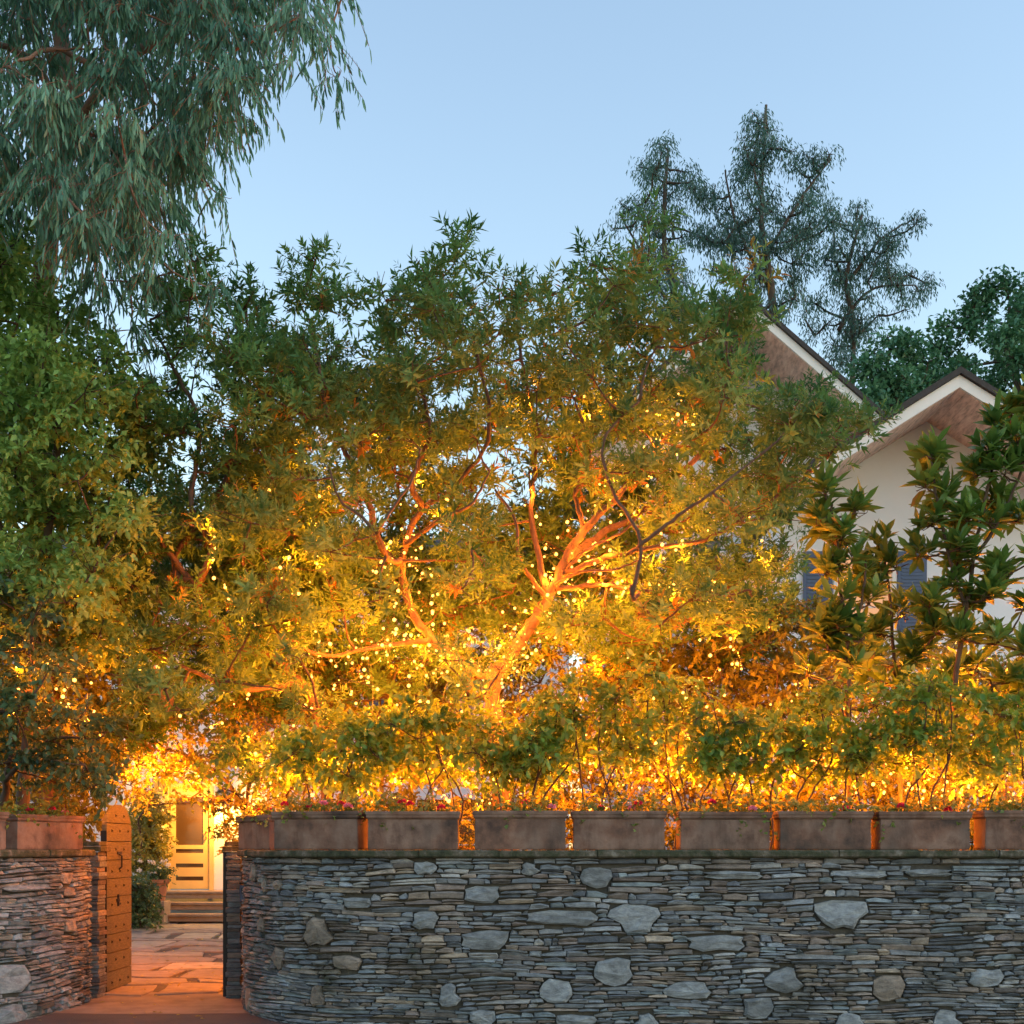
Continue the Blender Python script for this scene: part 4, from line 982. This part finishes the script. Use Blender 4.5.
# canopy over the path: climbing vine on a wire arch
ARCH = [A(84, 800, 17.0), A(98, 780, 17.0), A(112, 772, 17.0), A(128, 767, 17.0), A(150, 763, 17.0), A(172, 764, 17.0), A(196, 772, 17.0), A(218, 786, 17), A(246, 815, 17)]
vb = sample_blobs([(96, 700), (150, 690), (235, 700), (240, 760), (228, 800), (212, 786), (205, 772), (150, 778), (128, 790), (108, 790)], 16.6, 17.6, 34, .3, .45, (), [(146, 800, 17.2, .18), (182, 800, 17.2, .16), (200, 792, 17.1, .2), (136, 795, 17.4, .2), (228, 800, 17.1, .25), (215, 812, 17.3, .14), (222, 800, 19, .3), (226, 830, 19, .25), (150, 805, 19, .22), (140, 830, 20, .25), (138, 855, 20, .2), (232, 825, 17.1, .2), (236, 845, 17.1, .2)])
pb2 = sample_blobs([(138, 792), (158, 792), (160, 866), (134, 872)], 24.1, 24.6, 34, .32, .33)
plant('climber', 'narrow climber with a lamplit glow in its leaf colour, growing up behind the pot of white daisies', 'climber', gbase(148, 24.4), [limb([gpt(148, 24.4), (150, 880, 24.4), (147, 840, 24.4), (150, 800, 24.4)], .04, .015)], pb2, 60, 'broad', M['glow_shrub'], M['bark'], crown='foliage', trunk=False)  # yellowish shrub leaves put an orange lamp glow into the climber's colour
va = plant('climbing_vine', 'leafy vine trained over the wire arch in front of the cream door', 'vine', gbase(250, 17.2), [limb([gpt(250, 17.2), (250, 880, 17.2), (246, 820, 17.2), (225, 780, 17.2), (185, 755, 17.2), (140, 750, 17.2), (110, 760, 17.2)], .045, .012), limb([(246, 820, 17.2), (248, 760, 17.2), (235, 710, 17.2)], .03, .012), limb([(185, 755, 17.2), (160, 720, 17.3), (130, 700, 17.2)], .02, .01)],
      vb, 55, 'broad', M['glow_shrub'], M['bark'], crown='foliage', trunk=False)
pb = sample_blobs([(126, 886), (144, 884), (150, 905), (150, 922), (126, 922)], 22.2, 23, 22, .26, .35)
plant('bush', 'small dark leafy bush at the edge of the path beside the gate', 'shrub', gbase(140, 22.6), [limb([gpt(140, 22.6), (141, 910, 22.6), (141, 895, 22.6)], .02, .008)], pb, 90, 'broad', M['citrus'], M['bark_dark'], crown='foliage', trunk=False)

# -- distant trees
def far_tree(name, label, bx, Y, limbs, blobs, per, kind, mt, droop=.3, br='bark_dark'):
    plant(name, label, 'tree', gbase(bx, Y), limbs, blobs, per, kind, M[mt], M[br], droop=droop, twr=.03)
fl = lambda x0, y0, x1, y1, Y, r0=.22, r1=.04, k=8: limb([gpt(x0, Y), (x0, (y0 + 900) / 2, Y), (x0 + (x1 - x0) * .3 + k, y0, Y), ((x0 + x1) / 2 - k * .5, (y0 + y1) / 2, Y), (x1, y1, Y)], r0, r1)
poly = [(610, 215), (635, 165), (670, 138), (695, 165), (700, 240), (690, 330), (650, 330), (620, 260), (604, 235)]
far_tree('distant_gum_tree', 'thin airy gum tree on the left of the group behind the house', 668, 40, [fl(668, 330, 668, 150, 40), limb([(666, 300, 40), (640, 250, 40), (620, 215, 40)], .06, .02)], sample_blobs(poly, 39, 42, 42, .42, .55), 34, 'fargum', 'gum_far')
poly = [(735, 180), (745, 120), (768, 92), (785, 110), (795, 150), (842, 150), (840, 210), (800, 300), (770, 330), (715, 320), (705, 250), (700, 190)]
far_tree('distant_gum_tree', 'tallest gum tree behind the house, reaching highest into the sky', 765, 40, [fl(765, 330, 766, 105, 40, .25), limb([(764, 260, 40), (800, 200, 40), (830, 160, 40)], .07, .02), limb([(762, 280, 40), (735, 220, 40), (725, 170, 40)], .07, .02)], sample_blobs(poly, 39, 42, 84, .42, .55), 34, 'fargum', 'gum_far')
poly = [(830, 225), (860, 200), (880, 235), (910, 215), (925, 218), (905, 240), (890, 260), (930, 285), (925, 310), (880, 320), (840, 370), (800, 340), (800, 290), (825, 260)]
far_tree('distant_gum_tree', 'wind-bent gum tree leaning right behind the left gable', 838, 42, [fl(838, 350, 862, 215, 42, .16), limb([(838, 330, 42), (870, 290, 42), (915, 285, 42)], .07, .02), limb([(850, 280, 42), (880, 240, 42), (915, 218, 42)], .06, .02)], sample_blobs(poly, 41, 44, 60, .4, .55, (), [(914, 220, 42, .3), (918, 292, 42, .4)]), 32, 'fargum', 'gum_far')
poly = [(860, 370), (875, 345), (900, 335), (920, 350), (930, 380), (920, 420), (860, 420)]
far_tree('distant_evergreen', 'small dark evergreen between the two gables', 890, 34, [fl(890, 420, 890, 350, 34, .12)], sample_blobs(poly, 33, 35, 20, .42, .6, (), [(888, 338, 34, .22), (905, 345, 34, .22), (872, 352, 34, .2), (928, 362, 34, .22)]), 60, 'far', 'far_dark')
poly = [(930, 345), (940, 325), (960, 318), (975, 285), (1000, 278), (1060, 275), (1090, 420), (960, 420), (935, 375)]
far_tree('distant_evergreen', 'broad dark evergreen behind the right gable at the right edge', 1015, 36, [fl(1015, 420, 1010, 300, 36, .2)], sample_blobs([(x_, y_ + 26) for x_, y_ in poly], 34, 38, 46, .5, .68, (), [(990, 288, 36, .35), (1003, 283, 36, .3), (968, 318, 36, .35), (946, 326, 36, .3), (1022, 290, 36, .4), (975, 300, 36, .3), (938, 345, 36, .3), (984, 300, 36, .4)]), 56, 'far', 'far_dark')

# ------------------------------------------------------------------ flowers in the planters
def geranium(pl, label, L, reds):
    root = empty('geranium', pl.matrix_basis @ Vector((0, 0, .285)), pl.rotation_euler.z); tag(root, label, 'flowering plant', 'flowers growing in the trough planters')
    bl = [(np.array((-L / 2 + .1 + (L - .2) * k / 6, random.uniform(-.05, .05), random.uniform(.04, .09))), random.uniform(.07, .11)) for k in range(7)]
    arr, tw = sprays(bl, 260, 'small', .3, .3); arr[3] *= .75; arr[4] *= 1.3
    leafmesh('foliage', *arr, M['gera_leaf'], root, fine=False)
    m = MB()
    for c, r in bl: m.tube([(c[0], c[1], -.01), tuple(c + np.array([0, 0, .03]))], .004, 4)
    heads = []
    for (fx, fz, colr) in reds:
        c = np.array((fx, random.uniform(-.12, .0), fz)); heads.append((c, colr))
        m.tube([(fx * .97, c[1] * .5, .0), tuple(c)], .003, 4)
    m.build('stems', M['gera_leaf'], root)
    for c, colr in heads:
        n = 60; d = rnd_dir(n); d[:, 2] = np.abs(d[:, 2]) * .8
        leafmesh('blossom', c + d * .022, d + rnd_dir(n) * .5, rnd_dir(n), RNG.uniform(.018, .03, n), RNG.uniform(.018, .026, n), RNG.random(n), M[colr], root)
fl_ = {0: [(-.1, .14, 'red'), (-.03, .12, 'red'), (.25, .09, 'red')], 1: [(.05, .13, 'red'), (.28, .09, 'pink')], 2: [(-.15, .08, 'red'), (.12, .08, 'pink'), (.18, .12, 'red')], 3: [(-.1, .14, 'red'), (.25, .08, 'pink')], 4: [(.2, .08, 'red')], 5: [(-.2, .1, 'red'), (.22, .07, 'red')], 6: [(.1, .07, 'pink')],
       7: [(-.33, .12, 'red'), (-.1, .1, 'red'), (.05, .13, 'pink'), (.2, .12, 'red'), (.3, .1, 'pink')], 8: [(-.2, .1, 'red'), (.1, .12, 'red'), (.3, .09, 'pink')], 9: [(.1, .13, 'red'), (.25, .1, 'red')], 10: [(-.1, .12, 'red'), (.15, .1, 'red')]}
gl = ['geranium with the largest red blossom, in the third planter right of the gateway', 'geraniums with one red and one pink blossom in the fourth planter right of the gateway', 'geraniums in the fifth planter right of the gateway, two red and a pink blossom', 'geranium with a single tall red blossom in the sixth planter right of the gateway',
      'geranium with few blossoms in the seventh planter right of the gateway', 'geraniums in the planter second from the right edge', 'geranium in the planter cut by the right edge', 'mixed red and pink geraniums in the planter on the bend of the wall', 'red geraniums on the left wall beside the gateway', 'red geraniums at the left edge of the photo', 'red geranium in the corner planter nearest the gateway on the right']
for i, p in enumerate(PL): geranium(p, gl[i], .84, fl_.get(i, []))

# ------------------------------------------------------------------ pots by the door
def pot(label, loc, s, flower):
    root = empty('flower_pot', loc); tag(root, label, 'flower pot')
    m = MB(); m.lathe([(.12 * s, 0), (.17 * s, .26 * s), (.19 * s, .27 * s), (.2 * s, .33 * s), (.17 * s, .33 * s), (.16 * s, .27 * s)], 22); m.build('pot', M['terracotta_pot'], root, smooth=False)
    bl = [(np.array((random.uniform(-.12, .12) * s, random.uniform(-.1, .1) * s, .42 * s)), .16 * s) for _ in range(5)]
    arr, _ = sprays(bl, 200, 'small', .3, .2); leafmesh('foliage', *arr, M['citrus'], root)
    if flower:
        for k in range(14):
            c = np.array((random.uniform(-.26, .26) * s, random.uniform(-.22, -.02) * s, random.uniform(.42, .64) * s)); n = 24; d = rnd_dir(n); d[:, 2] *= .5; d[:, 1] -= .3
            leafmesh('blossom', np.repeat(c[None], n, 0) + d * .01, d, rnd_dir(n), RNG.uniform(.03, .045, n) * s, RNG.uniform(.015, .02, n) * s, RNG.random(n), M['white_petal'], root)
pot('terracotta pot of white daisies standing left of the entry steps', (A(157, 0, 23.6).x, 23.6, .21 + .44), 1.15, True)
m = MB(); m.box(-.19, .19, -.22, .22, 0, .434); pd = m.build('paving_block', M['step'], bevel=.015); pd.location = (A(157, 0, 23.6).x, 23.6, .21); tag(pd, 'square stone block under the pot of white daisies', 'stone block')

# ------------------------------------------------------------------ lanterns
def lantern(label, top_pt, s, hang, power, wall=False):
    root = empty('lantern', top_pt); tag(root, label, 'lantern')
    m = MB(); h = .26 * s; wv = .09 * s
    for sx in (-1, 1):
        for sy in (-1, 1): m.box(sx * wv - .006 * s, sx * wv + .006 * s, sy * wv - .006 * s, sy * wv + .006 * s, -hang - h, -hang)
    m.box(-wv * 1.15, wv * 1.15, -wv * 1.15, wv * 1.15, -hang - h - .02 * s, -hang - h - .001); m.box(-wv * 1.2, wv * 1.2, -wv * 1.2, wv * 1.2, -hang + .001, -hang + .015 * s)
    m.add([(-wv * 1.2, -wv * 1.2, -hang + .016 * s), (wv * 1.2, -wv * 1.2, -hang + .016 * s), (wv * 1.2, wv * 1.2, -hang + .016 * s), (-wv * 1.2, wv * 1.2, -hang + .016 * s), (0, 0, -hang + .09 * s)], [(0, 1, 4), (1, 2, 4), (2, 3, 4), (3, 0, 4), (3, 2, 1, 0)])
    m.box(-.004, .004, -wv - .004, -wv + .002, -hang - h, -hang)
    m.build('frame', M['iron'], root)
    m = MB(); m.tube([(0, 0, 0), (0, 0, -hang + .08 * s)], .006, 6)
    if wall: m.tube([(0, 0, 0), (0, .1, .03), (0, .2, 0)], .012, 6)
    m.build('chain' if not wall else 'bracket', M['iron'], root)
    m = MB(); m.box(-wv * .85, wv * .85, -wv * .85, wv * .85, -hang - h * .92, -hang - h * .1); m.build('glass', M['lamp_glass'], root)
    l = bpy.data.lights.new('lantern_lamp', 'POINT'); l.energy = power * LIGHT_W; l.color = (1, .40, .04); l.shadow_soft_size = .05
    lo = bpy.data.objects.new('lantern_lamp', l); C.objects.link(lo); lo.parent = root; lo.location = (0, -wv * 1.6 - .05, -hang - h - .03)
lantern('square iron lantern hanging from the lit wire arch', A(160, 766, 17.0), .8, .14, 3)
lantern('bright wall lantern on the white wall right of the cream door', Vector((A(222, 0, 24.8).x, 24.8, dz0 + 1.9)), 1.0, .05, 38, True)
lantern('bright wall lantern on the white wall left of the cream door', Vector((A(152, 0, 24.8).x, 24.8, dz0 + 1.9)), 1.0, .05, 22, True)

# ------------------------------------------------------------------ string lights
bm = bmesh.new(); bmesh.ops.create_icosphere(bm, subdivisions=1, radius=.0145); BULB = bpy.data.meshes.new('bulb'); bm.to_mesh(BULB); bm.free(); BULB.materials.append(M['bulb'])
NL = [0]
def light_string(label, pts, n, jit, every, power, helix=0, R=.006):
    sp = smooth_path(pts, 8); s_ = [0]
    for a, b_ in zip(sp[:-1], sp[1:]): s_.append(s_[-1] + (b_ - a).length)
    root = empty('string_light', sp[0]); tag(root, label, 'string lights', 'strings of fairy lights in the garden')
    L = s_[-1]; cable = []; bulbs = []
    for k in range(n):
        d = L * (k + .5 + random.uniform(-.35, .35)) / n; i = min(len(sp) - 2, max(0, int(np.searchsorted(s_, d)) - 1))
        t = (d - s_[i]) / max(1e-6, s_[i + 1] - s_[i]); p = sp[i].lerp(sp[i + 1], t); T_ = (sp[i + 1] - sp[i]).normalized()
        if helix:
            a_ = T_.cross(Vector((0, 1, .2))).normalized(); b2 = T_.cross(a_); an = k * 2.1
            p = p + (a_ * math.cos(an) + b2 * math.sin(an)) * helix * random.uniform(.85, 1.5)
        p = p + Vector((random.gauss(0, jit), random.gauss(0, jit * .8), random.gauss(0, jit * .8)))
        bulbs.append(p); cable.append(p + Vector((0, 0, .03)))
    cp = smooth_path(cable, 3); m = MB(); m.tube(cp, .0028, 3)
    o = m.build('cable', M['cable'], root, recalc=False); o.data.transform(Matrix.Translation(-Vector(root.location)))
    for k, p in enumerate(bulbs):
        b_ = bpy.data.objects.new('bulb', BULB); C.objects.link(b_); b_.parent = root; b_.location = p - Vector(root.location)
        sc_ = random.choice([.5, .7, .9, 1.1, 1.1, 1.4]); b_.scale = (sc_, sc_, sc_)
        if k % every == every // 2:
            l = LD.get(power)
            if l is None:
                l = bpy.data.lights.new('bulb_lamp', 'POINT'); l.energy = power * LIGHT_W; l.color = (1, .205, .01); l.shadow_soft_size = R; LD[power] = l
            lo = bpy.data.objects.new('bulb_lamp', l); C.objects.link(lo); lo.parent = root; lo.location = b_.location + Vector((0, -.013 * sc_, -.015 * sc_)); NL[0] += 1
LD = {}
PW = 5.0
light_string('string of lights wound up the trunk of the broad tree', CEN_LIMBS[0][0][1:] , 40, .04, 8, PW * .7, .17)
light_string('dense string of lights wound round the right-hand limb of the broad tree', CEN_LIMBS[1][0], 85, .06, 5, PW * .8, .13)
light_string('string of lights round the forked branches right of the lit fork', CEN_LIMBS[4][0][:4] + CEN_LIMBS[3][0][:1][::-1], 30, .09, 4, PW, .08)
light_string('string of lights round the thin upper branch right of the lit fork', CEN_LIMBS[3][0][:4], 24, .08, 4, PW, .06)
light_string('string of lights climbing the middle limb of the broad tree', CEN_LIMBS[2][0][:4], 22, .06, 4, PW, .09)
light_string('dense string of lights wound round the left-hand limb of the broad tree', CEN_LIMBS[6][0][:6], 62, .08, 5, PW * .8, .12)
light_string('string of lights along the low left limb of the broad tree', CEN_LIMBS[9][0][:4], 36, .07, 4, PW, .08)
light_string('string of lights strung up the left side of the broad tree to a bright bulb', [A(262, 632, 13.6), A(238, 608, 13.6), A(216, 580, 13.5), A(210, 548, 13.5), A(212, 515, 13.5)], 16, .03, 4, PW, 0)
light_string('string of lights hanging around the pale gap left of centre', [A(268, 575, 13.8), A(290, 560, 13.8), A(276, 600, 13.8), A(300, 590, 13.8), A(316, 540, 13.7), A(322, 462, 13.6)], 20, .05, 4, PW, 0)
light_string('string of lights running up and down left of the trunk fork', [A(385, 660, 13.4), A(395, 610, 13.4), A(378, 570, 13.3), A(405, 560, 13.3), A(440, 600, 13.3), A(455, 640, 13.3), A(440, 680, 13.3)], 40, .05, 5, PW * .7, 0)
light_string('tangled string of lights low in the middle of the garden', [A(340, 690, 13.6), A(390, 650, 13.5), A(420, 675, 13.5), A(470, 640, 13.5), A(450, 700, 13.4), A(400, 700, 13.4)], 55, .14, 4, PW, 0)
light_string('tangled string of lights among leaves under the lit fork', [A(480, 720, 13.6), A(520, 690, 13.5), A(500, 650, 13.4), A(540, 640, 13.4), A(520, 610, 13.4)], 42, .13, 4, PW, 0)
light_string('faint string of lights among the lower right boughs', [A(640, 700, 13.6), A(700, 690, 13.6), A(740, 660, 13.6), A(700, 640, 13.6)], 22, .12, 3, PW, 0)
light_string('string of lights draped over the wire arch by the lantern', [p + Vector((0, -.05, .0)) for p in ARCH[1:-1]], 20, .05, 1, PW * 1.1, 0)
light_string('string of lights in the dark glossy-leaved tree at left', [A(5, 770, 12.9), A(25, 700, 12.9), A(20, 670, 12.8), A(55, 690, 12.8), A(85, 715, 12.8), A(60, 660, 12.9), A(30, 640, 12.9)], 22, .08, 3, PW * .6, 0)
light_string('string of lights behind the round-leaved shrub at left', [A(20, 640, 14.4), A(60, 600, 14.3), A(100, 650, 14.3), A(70, 700, 14.3), A(110, 720, 14.2), A(150, 660, 14.2), A(180, 710, 14.2), A(220, 740, 14.2)], 30, .12, 3, PW * 1.2, 0)
hl = [(225, 330, 'string of lights low behind the hedge right of the gateway'), (330, 440, 'string of lights low behind the third planter'), (440, 550, 'string of lights low behind the fourth planter'), (545, 660, 'string of lights low behind the fifth planter'),
      (650, 770, 'string of lights low behind the sixth planter'), (760, 860, 'brightest string of lights low behind the hedge, right of centre'), (850, 950, 'string of lights low in the hedge left of the right-edge planters'), (940, 1040, 'string of lights low in the hedge at the right edge')]
for i, (x0, x1, l) in enumerate(hl):
    pts = []; k = 9
    for q in range(k):
        pts.append(A(x0 + (x1 - x0) * q / (k - 1), (795 if q % 2 else 745) + random.uniform(-12, 12), 12.95 + random.uniform(-.35, .45)))
    light_string(l, pts, 46 if i > 3 else 30, .14, 4, PW * .9, 0)
hl = [(600, 760, 735, 'upper string of lights in the hedge right of centre'), (760, 900, 715, 'upper string of lights in the hedge below the slender rosette-leaved tree'), (905, 1030, 668, 'string of lights high among the rosette leaves at right'), (240, 420, 700, 'upper string of lights left of the broad tree trunk')]
for x0, x1, yy, l in hl:
    light_string(l, [A(x0 + (x1 - x0) * q / 6, yy + (25 if q % 2 else -20) + random.uniform(-8, 8), 13.7 + random.uniform(-.3, .4)) for q in range(7)], 34, .15, 4, PW, 0)
light_string('string of lights hidden high in the left half of the broad crown', [A(250, 500, 14.6), A(300, 455, 14.6), A(345, 450, 14.6), A(400, 440, 14.7), A(440, 480, 14.7)], 12, .1, 2, PW * .75, 0)
light_string('string of lights hidden high in the middle of the broad crown', [A(480, 420, 14.7), A(530, 430, 14.7), A(580, 400, 14.7), A(640, 410, 14.7), A(700, 440, 14.6)], 12, .1, 2, PW * .75, 0)
light_string('string of lights deep in the right boughs near the white house', [A(660, 520, 14.6), A(720, 500, 14.6), A(760, 540, 14.5), A(720, 600, 14.5), A(780, 620, 14.4)], 14, .1, 2, PW * 1.2, 0)
# deeper garden
hl = [(250, 520, 760, 16.0, 'distant string of lights deep behind the left half of the hedge'), (520, 780, 760, 15.6, 'distant string of lights deep behind the middle of the hedge'), (780, 1040, 770, 15.0, 'distant string of lights deep behind the right half of the hedge'), (360, 640, 640, 15.6, 'distant string of lights behind the lit limbs')]
for x0, x1, yy, Y, l in hl:
    light_string(l, [A(x0 + (x1 - x0) * q / 6, yy + (25 if q % 2 else -25), Y + random.uniform(-.4, .4)) for q in range(7)], 30, .15, 3, PW * 1.6, 0)
n = 150; fp = np.zeros((n, 3)); k_ = 0
while k_ < n:
    y_ = RNG.uniform(11.9, 21); x_ = -3.6 - max(0, y_ - 14) * .22 + RNG.normal(0, .6 if y_ > 14 else .9)
    if y_ > 12.6 and y_ < 14.3 and not (-4.2 < x_ < -3.15): continue
    fp[k_] = (x_, y_, gz(y_) + .036 if y_ > 14.2 else .012); k_ += 1
fd = rnd_dir(n); fd[:, 2] = np.abs(fd[:, 2]) * .15
lf = leafmesh('fallen_leaves', fp, fd, np.array([0, 0, 1.]) + rnd_dir(n) * .3, RNG.uniform(.04, .08, n), RNG.uniform(.018, .035, n), RNG.uniform(.5, 1, n), M['glow_shrub'])
tag(lf, 'scattered dry leaves on the threshold and flagstones', 'fallen leaves', kind='stuff')
# wire of the arch
am = MB(); am.tube(smooth_path([A(84, 800, 17.0).to_tuple()[:2] + (gz(17),)] + ARCH + [A(246, 815, 17).to_tuple()[:2] + (gz(17),)], 6), .012, 6)
o = am.build('wire_arch', M['iron'], smooth=True); tag(o, 'thin iron garden arch carrying vine and lights over the path', 'garden arch')
print('LIGHTS', NL[0], 'verts', sum(len(o.data.vertices) for o in C.objects if o.type == 'MESH'))
